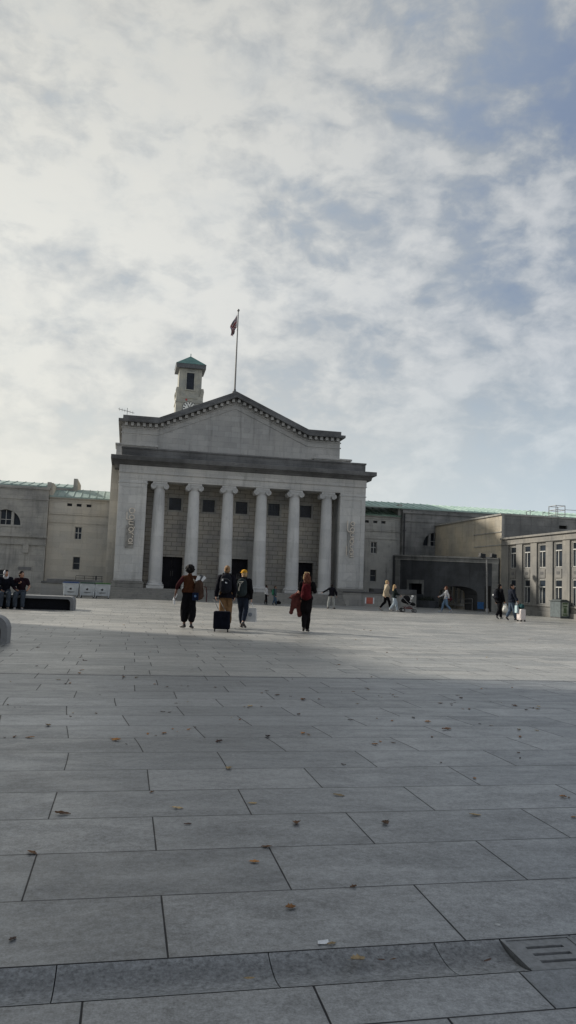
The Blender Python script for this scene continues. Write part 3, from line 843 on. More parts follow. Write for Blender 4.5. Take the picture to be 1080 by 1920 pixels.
# guard cage on the roof
rg = thing('roof_guardrail', 'grey metal guard cage and rails on the flat roof at the right edge', 'guardrail', (23.5, -4, BZ+.12))
mb = MB()
for x in (23.05, 23.8): 
    for y in (-4.4, -3.4): mb.tube([(x, y, BZ), (x, y, 8.15)], .028, 6)
for z in (7.45, 7.8, 8.12):
    mb.tube([(23.05, -4.4, z), (23.8, -4.4, z), (23.8, -3.4, z), (23.05, -3.4, z)], .024, 6, closed=True)
mb.build('ladder_cage', M['galv'], rg)
mb = MB()
for z in (7.5, 7.88): mb.tube([(24.05, -4, z), (30, -4, z)], .02, 6)
for k in range(6): mb.tube([(24.05+k*1.1, -4, BZ), (24.05+k*1.1, -4, 7.88)], .02, 6)
for z in (7.25, 7.55): mb.tube([(22.2, -4, z), (23.05, -4, z)], .02, 6)
mb.tube([(22.2, -4, BZ), (22.2, -4, 7.6), (22.4, -4, 7.62)], .022, 6)
for x in (20.85, 21.15): mb.tube([(x, -4, BZ), (x, -4, 7.55), (x+.35, -4, 7.66)], .028, 6)
mb.tube([(21.5, -4, 7.12), (22.1, -4, 7.05)], .03, 6)
mb.build('rail', M['galv'], rg)
fl = thing('twin_floodlight', 'pair of small white floodlights on the dark wall at the right edge', 'floodlight', (24.0, BV0, 6.73))
for x in (23.86, 24.2):
    mb = MB(); mb.prism([(-6.42, 6.78), (-6.2, 6.84), (-6.12, 6.7), (-6.4, 6.62)], 'x', x-.13, x+.13); mb.build('lamp_head', M['white'], fl, bevel=.01)
mb = MB(); mb.tube([(23.7, BV0-.06, 6.66), (24.35, BV0-.06, 6.66)], .025, 6); mb.build('bracket', M['galv'], fl)

# ------------------------------------------------------------------ office with tall windows (right)
ob = thing('office_building', 'low tan stone building with tall white framed windows between flat piers on the right', 'building', (19, -12, 0))
OU = 17.72; OV0, OV1 = -26.0, -6.15; OZ = 5.25
bays = []; v = -7.2
while v-1.1 > OV0: bays.append((v-1.12, v)); v -= 1.925
ops = [(a, b, .74, 4.72, .22) for a, b in bays]
mb = MB(); mb.wall(PU(OU), OV0, OV1, -.02, OZ-.1, ops); mb.box(OU+.3, 30, OV0, OV1, -.01, OZ-.12)
mb.build('wall', M['office'], ob)
mb = MB(); mb.box(OU-.12, OU+.4, OV0, OV1, OZ-.1, OZ+.03); mb.box(OU-.06, OU+.01, OV0, OV1, 4.76, 4.82); mb.box(OU-.06, OU+.01, OV0, OV1, .62, .73); mb.box(OU-.1, OU+.01, OV0, OV1, -.01, .3)
mb.build('cornice', M['office'], ob, bevel=.012)
for a, b in bays:
    mb = MB(); mb.box(OU+.10, OU+.2, a, b, 2.36, 3.08); mb.box(OU+.06, OU+.105, a+.18, b-.18, 2.44, 3.0)
    sp = mb.build('spandrel_panel', M['office'], ob, bevel=.008)
    mb = MB(); mb.box(OU+.045, OU+.07, (a+b)/2-.17, (a+b)/2+.17, 2.66, 2.84); mb.build('vent', M['sooty'], sp)
    mb = MB()
    for q in ((a, a+.16), (b-.16, b)): mb.box(OU+.09, OU+.2, q[0], q[1], .745, 2.355); mb.box(OU+.09, OU+.2, q[0], q[1], 3.085, 4.715)
    mb.box(OU+.09, OU+.2, a+.16, b-.16, 4.6, 4.715)
    mb.build('window_jamb', M['office'], ob)
    for z0, z1 in ((.76, 2.34), (3.1, 4.6)): simple_window(ob, PU(OU+.1), a+.16, b-.16, z0, z1, .12, 'transom')

# ------------------------------------------------------------------ dark arched wall
aw = thing('arched_wall', 'blackened stone wall with a low wide arch and pale top band', 'wall', (15.9, 0, 0))
A2, B2 = Vector((14.1, 6.0)), Vector((17.65, -6.0)); dAB = (B2-A2); LAB = dAB.length; e = dAB/LAB; nrm = Vector((e.y, -e.x))
if nrm.x > 0: nrm = -nrm
def PW(s, z, d): q = A2+e*s-nrm*d; return (q.x, q.y, z)
def PA(s, z, d): q = A2+e*s; return (q.x, q.y+d, z)
def ztop(s): return 4.28+(3.84-4.28)*s/LAB
AL, AR, AZ, AS = 5.9, 10.3, 1.78, 1.2
TH = 2.2
mb = MB()
def quadw(s0, s1, za0, za1, zb0, zb1, d):
    mb.poly((PA(s0, za0, d), PA(s1, za1, d), PA(s1, zb1, d), PA(s0, zb0, d)))
def arcz(s):
    t = (s-AL)/(AR-AL)*2-1
    return AS+(AZ-AS)*math.sqrt(max(0, 1-t*t*.999))
dr0, dr1 = 2.0, 3.75
for d in (0, TH):
    if d == 0:
        quadw(0, dr0, -.02, -.02, ztop(0), ztop(dr0), d); quadw(dr0, dr1, 1.9, 1.9, ztop(dr0), ztop(dr1), d); quadw(dr1, AL, -.02, -.02, ztop(dr1), ztop(AL), d)
    else: quadw(0, AL, -.02, -.02, ztop(0), ztop(AL), d)
    quadw(AR, LAB, -.02, -.02, ztop(AR), ztop(LAB), d)
    n = 28
    for i in range(n):
        a = AL+(AR-AL)*(1-math.cos(PI*i/n))/2; b = AL+(AR-AL)*(1-math.cos(PI*(i+1)/n))/2
        quadw(a, b, arcz(a), arcz(b), ztop(a), ztop(b), d)
for s in (0, LAB): mb.poly((PA(s, -.02, 0), PA(s, ztop(s), 0), PA(s, ztop(s), TH), PA(s, -.02, TH)))
mb.poly((PA(0, ztop(0), 0), PA(LAB, ztop(LAB), 0), PA(LAB, ztop(LAB), TH), PA(0, ztop(0), TH)))
for s in (dr0, dr1): mb.poly((PW(s, -.02, 0), PW(s, 1.9, 0), PW(s, 1.9, .4), PW(s, -.02, .4)))
mb.poly((PW(dr0, 1.9, 0), PW(dr1, 1.9, 0), PW(dr1, 1.9, .4), PW(dr0, 1.9, .4)))
mb.build('wall', M['bridge'], aw)
mb = MB(); n = 28
for i in range(n):
    a = AL+(AR-AL)*(1-math.cos(PI*i/n))/2; b = AL+(AR-AL)*(1-math.cos(PI*(i+1)/n))/2
    mb.poly((PA(a, arcz(a), 0), PA(b, arcz(b), 0), PA(b, arcz(b), TH), PA(a, arcz(a), TH)))
for s in (AL, AR): mb.poly((PA(s, -.02, 0), PA(s, AS, 0), PA(s, AS, TH), PA(s, -.02, TH)))
mb.build('arch_lining', stone('shaded_arch_lining', (.02, .021, .023), .5, (1.0, .42, .008), .8, .5, .2, (1, 1, 1)), aw)  # shade under the arch painted into the stone colour
mb = MB()
def slabw(s0, s1, z0, z1, d0, d1, drop=True):
    f = lambda s: (ztop(s)-4.28) if drop else 0
    A = [mb.v(*PW(s, z+f(s), d)) for s, z, d in ((s0, z0, d0), (s1, z0, d0), (s1, z1, d0), (s0, z1, d0))]
    B = [mb.v(*PW(s, z+f(s), d)) for s, z, d in ((s0, z0, d1), (s1, z0, d1), (s1, z1, d1), (s0, z1, d1))]
    mb.face(A); mb.face(B[::-1])
    for i in range(4): mb.face((A[i], B[i], B[(i+1) % 4], A[(i+1) % 4]))
slabw(0, LAB, 4.2, 4.32, -.1, .6); slabw(0, LAB, 3.9, 3.96, -.05, .01)
mb.build('coping', M['wing'], aw)
mb = MB(); slabw(0, LAB, 3.96, 4.2, -.02, .01); mb.build('top_band', M['wingdark'], aw)
mb = MB(); slabw(.12, .75, -.02, 3.9, -.06, .02, True); slabw(11.85, LAB-.05, -.02, 3.9, -.05, .02, True); mb.build('pier', M['wingdark'], aw)
mb = MB(); slabw(dr0-.25, dr0, -.01, 1.9, -.03, .02, False); slabw(dr1, dr1+.25, -.01, 1.9, -.03, .02, False); slabw(dr0-.25, dr1+.25, 1.9, 2.2, -.03, .02, False); mb.build('door_surround', M['wingdark'], aw)
mb = MB(); slabw(dr0+.004, dr1-.004, -.01, 1.89, .3, .36, False)
for k in range(6): slabw(dr0+.12+k*.27, dr0+.28+k*.27, .1, 1.8, .27, .3, False)
mb.build('door', M['door'], aw)
mb = MB(); slabw(11.1, 11.7, -.01, 1.85, -.015, .02, False); mb.build('doorway', M['void'], aw)
mb = MB()
slabw(1.6, 4.0, -.02, 1.05, -1.3, -.02, False)
rwall = tag(mb.build('ramp_wall', stone('dark_ramp_stone', (.035, .037, .042), .5, (1.0, .42, .008), .8, .5, .2, (1, 1, 1)), None, bevel=.02), 'low dark stone ramp wall in front of the dark doorway beside the arch', 'wall')
mb = MB(); slabw(10.35, 11.0, .16, .66, -.03, .0, False)
bp = tag(mb.build('notice_board', plain('blue_board', (.02, .09, .24), .4), None), 'small blue board on the dark wall just right of the arch', 'sign')
mb = MB()
slabw(4.05, 5.75, -.02, .55, -.8, -.02, False)
tag(mb.build('stone_planter', M['bridge'], None, bevel=.02), 'low dark stone planter left of the arch', 'planter')
mb = MB(); rr = random.Random(5)
for k in range(260):
    s = rr.uniform(4.1, 5.7); d = rr.uniform(-.74, -.08); z = .55+abs(rr.gauss(0, .16)); q = Vector(PW(s, z, d))
    a = rr.uniform(0, 6.28); b = rr.uniform(-.6, .6); u1 = Vector((math.cos(a), math.sin(a), b))*.07; u2 = Vector((-math.sin(a), math.cos(a), rr.uniform(-.5, .8)))*.035
    mb.poly([q-u1, q+u2, q+u1, q-u2])
sh = thing('low_shrub', 'dark green low shrub growing in the stone planter left of the arch', 'shrub', PW(4.6, .55, -.4))
mb.build('foliage', plain('dark_foliage', (.03, .045, .028), .7, .4), sh)
mb = MB(); 
for k in range(8):
    q = Vector(PW(4.2+k*.12, .5, -.4)); mb.tube([q, q+Vector((rr.uniform(-.1, .1), 0, .3))], .012, 5)
mb.build('stem', M['leafdark'], sh)

# ------------------------------------------------------------------ low plinth walls either side of the steps
for s in (-1, 1):
    a, b = (-14.2, -10.02) if s < 0 else (7.56, 13.4)
    vo = 0 if s < 0 else -.45
    t = thing('plinth_wall', 'low stone ramp wall with a dark coping behind the white bins' if s < 0 else 'low stone ramp wall with a dark coping right of the steps', 'wall', ((a+b)/2, -.5, 0))
    mb = MB(); mb.box(a, b, -.5+vo, .1 if s < 0 else -.94, -.02, .88 if s < 0 else .98); mb.box(9.96, b, -.94, .1, -.02, .98) if s > 0 else None; mb.build('wall', M['linkdim'] if s < 0 else M['wing'], t)
    mb = MB()
    if s < 0: mb.box(a+.35, b, -.62, .2, .882, 1.18); mb.box(a, a+.35, -.6, .2, .882, 1.02)
    else: mb.box(a, b, -1.03, -.938, .982, 1.08); mb.box(9.96, b, -1.0, .2, 1.082, 1.36)
    mb.build('coping', M['sooty'], t, bevel=.02)
hr = thing('handrail', 'thin dark metal handrail above the ramp wall behind the bins', 'handrail', (-10.8, -.2, 1.18))
mb = MB()
mb.tube([(-11.9, -.2, 1.46), (-10.05, -.2, 1.46)], .02, 6); mb.tube([(-11.9, -.2, 1.3), (-10.05, -.2, 1.3)], .014, 6); mb.build('rail', M['iron'], hr)
mb = MB()
for k in range(4): mb.tube([(-11.9+k*.6, -.2, 1.17), (-11.9+k*.6, -.2, 1.46)], .018, 6)
mb.box(-10.55, -10.45, -.26, -.14, 1.17, 1.5)
mb.build('post', M['iron'], hr)
bn = thing('banner', 'small orange red banner with pale ends on the plinth wall right of the steps', 'banner', (9.65, -.98, .2))
mb = MB(); mb.box(9.40, 9.93, -.985, -.955, .20, .66); mb.build('panel', M['orangered'], bn)
mb = MB()
for x in (9.30, 9.93): mb.box(x, x+.1, -.985, -.955, .20, .66)
mb.build('pale_end', M['paper'], bn)
mb = MB()
for k in range(3): mb.box(9.48, 9.85, -.991, -.984, .55-k*.12, .58-k*.12)
mb.build('marking', plain('pale_red_print', (.5, .16, .12), .6, .1), bn)

# ------------------------------------------------------------------ wheelie bins
def bin_(u, lidcol, label, first=None):
    v0 = -3.6; w = .50
    t = thing('wheeled_bin', label, 'bin', (u, v0, 0), 0, 'large white bins beside the steps')
    mb = MB()
    a = [(-.46, -.40, .17), (.46, -.40, .17), (.46, .40, .17), (-.46, .40, .17)]; b = [(-.52, -.5, .93), (.52, -.5, .93), (.52, .5, .93), (-.52, .5, .93)]
    for k in (a, b): mb.poly(k)
    for i in range(4): mb.poly((a[i], a[(i+1) % 4], b[(i+1) % 4], b[i]))
    mb.box(-.55, .55, -.53, .53, .90, .95)
    for x in (-.44, .38): mb.prism([(x, .93), (x+.06, .93), (x+.05, .05), (x+.01, .05)], 'y', -.50, -.42)
    mb.build('body', M['white'], t, off=False, bevel=.015)
    mb = MB(); mb.box(-.54, .54, -.54, .54, .95, .985); mb.prism([(-.52, .985), (.52, .985), (.44, 1.04), (-.44, 1.04)], 'y', -.5, .5); mb.build('lid', lidcol, t, off=False, bevel=.01)
    for x in (-.4, .4):
        for y in (-.4, .36):
            mb = MB(); mb.tube([(x-.03, y, .09), (x+.03, y, .09)], .09, 14); mb.build('wheel', M['rubber'], t, off=False)
    mb = MB()
    mb.prism([(-.1, .60), (0, .66), (.08, .6), (.03, .56), (.06, .52), (-.06, .52)], 'y', -.475, -.455)
    mb.box(-.24, .24, -.462, -.444, .385, .40); mb.box(-.2, .2, -.456, -.438, .345, .36)
    mb.build('marking', M['blacktext'], t, off=False)
    return t
bin_(-11.93, plain('blue_lid', (.02, .055, .16), .4), 'white four wheeled bin with a blue lid, leftmost of the three')
bin_(-10.87, plain('dark_green_lid', (.012, .05, .035), .4), 'white four wheeled bin with a dark green lid, middle of the three')
bin_(-9.90, plain('green_lid', (.04, .12, .03), .4), 'white four wheeled bin with a bright green lid beside the pier')

# ------------------------------------------------------------------ stone benches
def rounded(x0, x1, z1, r, n=8, z0=0):
    p = [(x0, z0), (x0, z1-r)]
    p += [(x0+r-r*math.cos(PI/2*i/n), z1-r+r*math.sin(PI/2*i/n)) for i in range(1, n+1)]
    p += [(x1-r+r*math.sin(PI/2*i/n), z1-r+r*math.cos(PI/2*i/n)) for i in range(0, n+1)]
    p += [(x1, z0)]
    return p
def bench(label, x0, x1, y0, y1, h, r, rim):
    t = thing('stone_bench', label, 'bench', ((x0+x1)/2, (y0+y1)/2, 0))
    mb = MB()
    out = rounded(x0, x1, h, r); inn = rounded(x0+rim, x1-rim, h-rim*.8, r*.8)
    n = len(out)
    for yf, yb in ((y0, y0+.22), (y1, y1-.22)):
        for i in range(n-1):
            mb.poly([(out[i][0], yf, out[i][1]), (out[i+1][0], yf, out[i+1][1]), (inn[i+1][0], yf, inn[i+1][1]), (inn[i][0], yf, inn[i][1])])
            mb.poly([(inn[i][0], yf, inn[i][1]), (inn[i+1][0], yf, inn[i+1][1]), (inn[i+1][0], yb, inn[i+1][1]), (inn[i][0], yb, inn[i][1])])
    for i in range(n-1): mb.poly([(out[i][0], y0, out[i][1]), (out[i+1][0], y0, out[i+1][1]), (out[i+1][0], y1, out[i+1][1]), (out[i][0], y1, out[i][1])])
    mb.build('shell', M['benchstone'], t, smooth=True, angle=35)
    mb = MB(); inn2 = rounded(x0+rim+.004, x1-rim-.004, h-rim*.8-.004, r*.8)
    mb.prism(inn2, 'y', y0+.2, y1-.2); mb.build('dark_infill', M['polished'], t)
    return t
bench('long pale stone bench with a dark recessed front where two people sit', -19.5, -10.42, -24.55, -22.9, .55, .2, .13)
nb = bench('pale stone bench end with a rounded top cut off by the left edge', -16.6, -10.60, -41.2, -40.65, .55, .28, .12)

# ------------------------------------------------------------------ lamp post, cabinet
lp = thing('lamp_post', 'slim grey post carrying two dark floodlights in front of the arched wall', 'lamp post', (15.2, -9.2, 0))
mb = MB(); mb.tube([(15.2, -9.2, 0), (15.15, -9.2, 2), (15.12, -9.2, 3.72)], .075, 10, r2=.05); mb.lathe([(.13, 0), (.13, .25), (.08, .32)], 15.2, -9.2, 14)
mb.build('pole', M['galv'], lp, smooth=True)
mb = MB(); mb.tube([(14.75, -9.2, 3.7), (15.55, -9.2, 3.7)], .03, 8); mb.build('crossbar', M['galv'], lp)
for x, s in ((14.75, -1), (15.55, 1)):
    mb = MB(); mb.prism([(x-.2, 3.72), (x+.2, 3.66+.03*s), (x+.2, 3.92), (x-.16, 3.98)], 'y', -9.42, -9.1)
    h = mb.build('floodlight', M['iron'], lp, bevel=.015)
    mb = MB(); mb.box(x-.13, x+.13, -9.435, -9.415, 3.74, 3.9); mb.build('lens', M['window'], h)
cb = thing('utility_cabinet', 'grey green street cabinet with a pale poster on its front beside the office', 'cabinet', (17.3, -14.5, 0))
mb = MB(); mb.box(17.0, 17.62, -15.1, -13.95, .06, 1.0); mb.build('body', plain('grey_green_paint', (.085, .105, .11), .5, .2, 6), cb, bevel=.02)
mb = MB(); mb.box(16.96, 17.66, -15.14, -13.9, 1.0, 1.05); mb.prism([(17.02, 1.05), (17.6, 1.05), (17.45, 1.12), (17.15, 1.12)], 'y', -15.05, -14.0); mb.build('lid', plain('dark_green_paint', (.05, .062, .065), .5), cb, bevel=.01)
mb = MB(); mb.box(17.02, 17.6, -15.08, -13.97, 0, .06); mb.build('plinth', M['sooty'], cb)
mb = MB(); mb.box(17.08, 17.52, -15.125, -15.102, .14, .95); po = mb.build('poster', plain('pale_poster', (.36, .4, .33), .6, .25, 7), cb)
mb = MB()
for q in ((.84, .93, .05), (.3, .62, .12), (.66, .76, .09), (.17, .25, .06)): mb.box(17.08+q[2], 17.52-q[2], -15.131, -15.126, q[0], q[1])
mb.build('print', [plain('green_print', (.08, .125, .065), .6, .3, 5)], po)
mb = MB(); mb.box(17.3, 17.4, -14.5, -14.35, 1.12, 1.2); mb.build('knob', M['iron'], cb)
# two thin pale bollards by the steps
for (u, h) in ((.02, .66), (.22, .52)):
    t = thing('thin_post', 'thin pale post by the foot of the steps, ' + ('the taller of two' if h > .6 else 'the shorter of two'), 'post', (u-.3, -3.2, 0))
    mb = MB(); mb.tube([(u-.3, -3.2, 0), (u-.3, -3.2, h)], .035, 10); mb.build('shaft', M['white'], t)
    mb = MB(); mb.ell((u-.3, -3.2, h), (.045, .045, .045)); mb.build('cap', M['galv'], t)

# ------------------------------------------------------------------ unseen building added left of the square to cast the foreground shade
ofb = thing('added_shade_building', 'tall unseen pale stone block added beyond the left edge to shade the foreground', 'building', (-29, -45, 0))
HA, HB, UB = 12.0, 17.0, -22.84
def offwall(v0, v1, H):
    ops = []
    v = v0+1.2
    while v+1.4 < v1:
        z = 1.2
        while z+1.9 < H-.8: ops.append((v, v+1.3, z, z+1.8, .25)); z += 3.3
        v += 2.7
    return ops
for v0, v1, H in ((-31.9, -25.85, HA), (-75, -31.9, HB)):
    mb = MB(); P_ = lambda v, z, d: (UB-d, v, z)
    ops = offwall(v0, v1, H)
    mb.wall(P_, v0, v1, -.02, H, ops); mb.box(UB-12, UB-.3, v0, v1, -.01, H-.01)
    mb.build('wall', M['office'], ofb)
    mb = MB()
    for o in ops: mb.poly((P_(o[0], o[2], .2), P_(o[1], o[2], .2), P_(o[1], o[3], .2), P_(o[0], o[3], .2)))
    mb.build('window_glass', M['window'], ofb)
    mb = MB(); mb.box(UB-12.1, UB+.2, v0-(.2 if v0 < -40 else 0), v1+.2, H, H+.25); mb.build('cornice', M['office'], ofb)

# ------------------------------------------------------------------ people
def remesh(mb, name, mat, parent, voxel=.012, it=4, wrinkle=0.0, seed=0, post=None, wfreq=7):
    bmesh.ops.recalc_face_normals(mb.bm, faces=mb.bm.faces)
    me = bpy.data.meshes.new('tmp'); mb.bm.to_mesh(me); mb.bm.free()
    tmp = bpy.data.objects.new('tmp', me); col.objects.link(tmp)
    m = tmp.modifiers.new('r', 'REMESH'); m.mode = 'VOXEL'; m.voxel_size = voxel; m.adaptivity = 0
    if it: s = tmp.modifiers.new('s', 'SMOOTH'); s.factor = .5; s.iterations = it
    dg = bpy.context.evaluated_depsgraph_get(); dg.update()
    me2 = bpy.data.meshes.new_from_object(tmp.evaluated_get(dg))
    bpy.data.objects.remove(tmp); bpy.data.meshes.remove(me)
    me2.name = name
    if wrinkle:
        off = Vector((seed*3.1, seed*1.7, seed))
        nr = [v.normal.copy() for v in me2.vertices]
        for v, nn in zip(me2.vertices, nr):
            p = v.co*wfreq; p.z *= .55
            v.co += nn*wrinkle*(noise.noise(p+off)+.6*noise.noise(p*2.3+off))
    me2.materials.clear()
    for q in (mat if isinstance(mat, (list, tuple)) else [mat]): me2.materials.append(q)
    me2.polygons.foreach_set('use_smooth', [True]*len(me2.polygons))
    if post: post(me2)
    o = bpy.data.objects.new(name, me2); col.objects.link(o)
    if parent: o.parent = parent
    return o
def skinmat(name, c):
    t = NT(name); tc = t.n('ShaderNodeTexCoord').outputs['Object']; n = t.noise(tc, 14, 4, .6)
    t.set('Base Color', t.mix(t.smooth(n, .3, .7), mul(c, .9), (c[0]*1.08, c[1], c[2]*.97))); t.set('Roughness', .55)
    t.set('Subsurface Weight', .1); t.b.inputs['Subsurface Radius'].default_value = (1, .3, .15); t.set('Subsurface Scale', .01)
    return t.m
SK = {'pale': skinmat('pale_skin', (.48, .29, .21)), 'tan': skinmat('tan_skin', (.36, .2, .13)), 'brown': skinmat('brown_skin', (.12, .06, .04))}
EYE = plain('eye_dark', (.015, .012, .01), .2); EYEW = plain('eye_white', (.65, .62, .58), .3); LIP = plain('lip', (.3, .11, .09), .5)
FAB = {}
def fab(name, c):
    if name not in FAB: FAB[name] = fabric(name, c)
    return FAB[name]
def hairmat(name, c):
    t = NT(name); tc = t.n('ShaderNodeTexCoord').outputs['Object']; n = t.noise(t.scaled(tc, (1, 1, .25)), 60, 4, .6)
    t.set('Base Color', t.mix(t.smooth(n, .3, .7), mul(c, .6), mul(c, 1.35))); t.set('Roughness', .75); t.set('Specular IOR Level', .2); t.bump(n, .2, .003)
    return t.m
HAIR = {'black': hairmat('black_hair', (.006, .005, .005)), 'blond': hairmat('blond_hair', (.42, .29, .15)), 'lightbrown': hairmat('light_brown_hair', (.24, .145, .075)),
        'auburn': hairmat('auburn_hair', (.11, .04, .022)), 'brown': hairmat('brown_hair', (.05, .03, .02))}
BASE = dict(pel=(0, 0, .95), waist=(0, 0, 1.1), chest=(0, 0, 1.29), neck=(0, -.015, 1.48), head=(0, .015, 1.625),
            shR=(.175, -.01, 1.42), elR=(.235, -.03, 1.14), wrR=(.245, .06, .89), hipR=(.09, 0, .92), knR=(.10, .02, .50), anR=(.10, -.02, .09),
            shL=(-.175, -.01, 1.42), elL=(-.235, -.03, 1.14), wrL=(-.245, .06, .89), hipL=(-.09, 0, .92), knL=(-.10, .02, .50), anL=(-.10, -.02, .09),
            toeR=(.13, .14, .035), toeL=(-.13, .14, .035))
class Person: pass
def person(label, loc, d, H=1.75, pose=None, skin='pale', hair=('short', 'brown'), top=None, legs=None, shoe=(.02, .02, .022), hy=0, female=False, group=None, seed=0, extra=None, barearm=False, z=0):
    P = Person(); k = H/1.75
    J = dict(BASE); J.update(pose or {})
    P.J = {a: Vector(b)*k for a, b in J.items()}; J = P.J; P.k = k
    rot = math.atan2(-d[0], d[1]); P.rot = rot
    P.root = thing('person', label, 'person', (loc[0], loc[1], z), rot, group)
    P.W = lambda q: Vector((loc[0], loc[1], z))+Matrix.Rotation(rot, 3, 'Z') @ Vector(q)
    fem = .9 if female else 1.0
    b = MB()
    # trunk, neck, limbs: overlapping tapered volumes fused into one skin
    X = (1, 0, 0)
    b.cap(J['pel'], J['waist'], .145*k, .125*k*fem, X, .68); b.cap(J['waist'], J['chest'], .125*k*fem, .15*k*fem, X, .68)
    b.cap(J['shL'], J['shR'], .055*k*fem, .055*k*fem); b.cap(J['chest'], J['neck'], .12*k*fem, .062*k, X, .75)
    b.cap(J['neck']-Vector((0, 0, .03*k)), J['head']-Vector((0, 0, .04*k)), .057*k*fem, .052*k*fem)
    hc = J['head']; Rh = Matrix.Rotation(R(hy), 3, 'Z'); P.Rh = Rh; P.hc = hc
    hp = lambda x, y, zz: hc+Rh @ (Vector((x, y, zz))*k)
    b.ell(hp(0, -.012, .03), (.075*k, .095*k, .098*k), Rh, 20, 14); b.ell(hp(0, .022, -.045), (.058*k, .068*k, .072*k), Rh, 18, 12); b.ell(hp(0, .07, -.085), (.028*k, .022*k, .022*k), Rh, 12, 8)
    b.cap(hp(0, .088, .012), hp(0, .105, -.03), .010*k, .016*k); b.ell(hp(0, .088, -.062), (.026*k, .014*k, .011*k), Rh, 12, 8); b.ell(hp(0, .082, .03), (.05*k, .014*k, .012*k), Rh, 12, 8)
    for s in (-1, 1): b.ell(hp(s*.077, -.012, -.005), (.012*k, .022*k, .034*k), Rh, 10, 8)
    for s in 'LR':
        sg = 1 if s == 'R' else -1
        b.cap(J['sh'+s], J['el'+s], .05*k*fem, .04*k*fem); b.cap(J['el'+s], J['wr'+s], .042*k*fem, .028*k*fem)
        b.cap(J['hip'+s], J['kn'+s], .088*k, .058*k); b.cap(J['kn'+s], J['kn'+s].lerp(J['an'+s], .35)+Vector((0, -.012*k, 0)), .056*k, .06*k); b.cap(J['kn'+s].lerp(J['an'+s], .35), J['an'+s], .058*k, .036*k)
        an, to = J['an'+s], J['toe'+s]
        b.cap(an, an.lerp(to, .25)-Vector((0, 0, .02*k)), .04*k, .038*k); b.cap(an-Vector((0, 0, .05*k))+(an-to).normalized()*.03*k, to, .034*k, .026*k)
        # hand: palm, four curled fingers of unequal length, thumb from the side of the palm
        w = J['wr'+s]; f = (w-J['el'+s]).normalized()
        side = Vector((0, 1, 0)); side = (side-f*side.dot(f))
        if side.length < .2: side = Vector((0, 0, 1))-f*f.z
        side.normalize(); inn = f.cross(side)*sg; inn.normalize()
        if inn.x*sg > 0 and abs(inn.x) > .3: inn = -inn
        pal = w+f*.05*k
        rotm = Matrix((side, inn, f)).transposed()
        b.ell(pal, (.04*k, .017*k, .055*k), rotm, 14, 10)
        for q, (o, ln) in enumerate(((.030, .068), (.010, .078), (-.010, .073), (-.029, .058))):
            a0 = w+f*.088*k+side*o*k; a1 = a0+(f*.8+inn*.35).normalized()*ln*.45*k; a2 = a1+(f*.45+inn*.8).normalized()*ln*.33*k; a3 = a2+(f*-.1+inn).normalized()*ln*.26*k
            b.cap(a0-f*.02*k, a1, .0098*k, .009*k, seg=8); b.cap(a1, a2, .009*k, .0083*k, seg=8); b.cap(a2, a3, .0083*k, .007*k, seg=8)
        t0 = w+f*.03*k+side*.03*k; t1 = t0+(side*.75+f*.7+inn*.3).normalized()*.04*k; t2 = t1+(f*.9+inn*.45).normalized()*.03*k
        b.cap(t0, t1, .0125*k, .011*k, seg=8); b.cap(t1, t2, .011*k, .009*k, seg=8)
    eyes = [hp(s*.031, .083, .012) for s in (-1, 1)]; lips = hp(0, .1, -.062)
    def post(me):
        for p in me.polygons:
            c = p.center
            for e_ in eyes:
                dd = (c-e_).length
                if dd < .0085*k: p.material_index = 1
                elif dd < .014*k and abs((c-e_).z) < .007*k: p.material_index = 2
            if (c-lips).length < .022*k and abs((c-lips).z) < .008*k: p.material_index = 3
    P.body = remesh(b, 'body', [SK[skin], EYE, EYEW, LIP], P.root, .0075*k, 2, 0, seed, post)
    # --- hair / head cover
    st, hcol = hair
    if st != 'none':
        b = MB()
        if st == 'afro':
            b.ell(hp(0, -.035, .055), (.125*k, .125*k, .125*k), Rh)
            rr = random.Random(seed)
            for i in range(46):
                a = rr.uniform(0, 2*PI); e_ = rr.uniform(-.5, 1.4); b.ell(hp(.115*math.cos(a)*math.cos(e_), -.04+.115*math.sin(a)*math.cos(e_), .055+.115*math.sin(e_)), (.03*k,)*3, None, 8, 6)
        else:
            b.ell(hp(0, -.022, .045), (.083*k, .098*k, .1*k), Rh)
            b.ell(hp(0, -.055, -.01), (.075*k, .062*k, .085*k), Rh)
            for s in (-1, 1): b.cap(hp(s*.072, -.01, .04), hp(s*.074, -.02, -.03), .016*k, .012*k)
            if st == 'long':
                for x in (-.065, -.03, 0, .03, .065): b.cap(hp(x, -.075, .0), hp(x*1.25, -.105, -.26), .038*k, .03*k)
                for s in (-1, 1): b.cap(hp(s*.08, -.02, 0), hp(s*.095, -.05, -.2), .022*k, .02*k)
            if st == 'bob':
                for s in (-1, -.5, 0, .5, 1): b.cap(hp(s*.075, -.06+.03*abs(s), 0), hp(s*.09, -.075+.05*abs(s), -.12), .036*k, .03*k)
            if st == 'bun': b.ell(hp(0, -.11, .07), (.048*k, .045*k, .045*k), Rh)
        remesh(b, 'hair', HAIR[hcol], P.root, .009*k, 2, .012 if st in ('afro', 'long', 'bob') else .006, seed, None, 30)
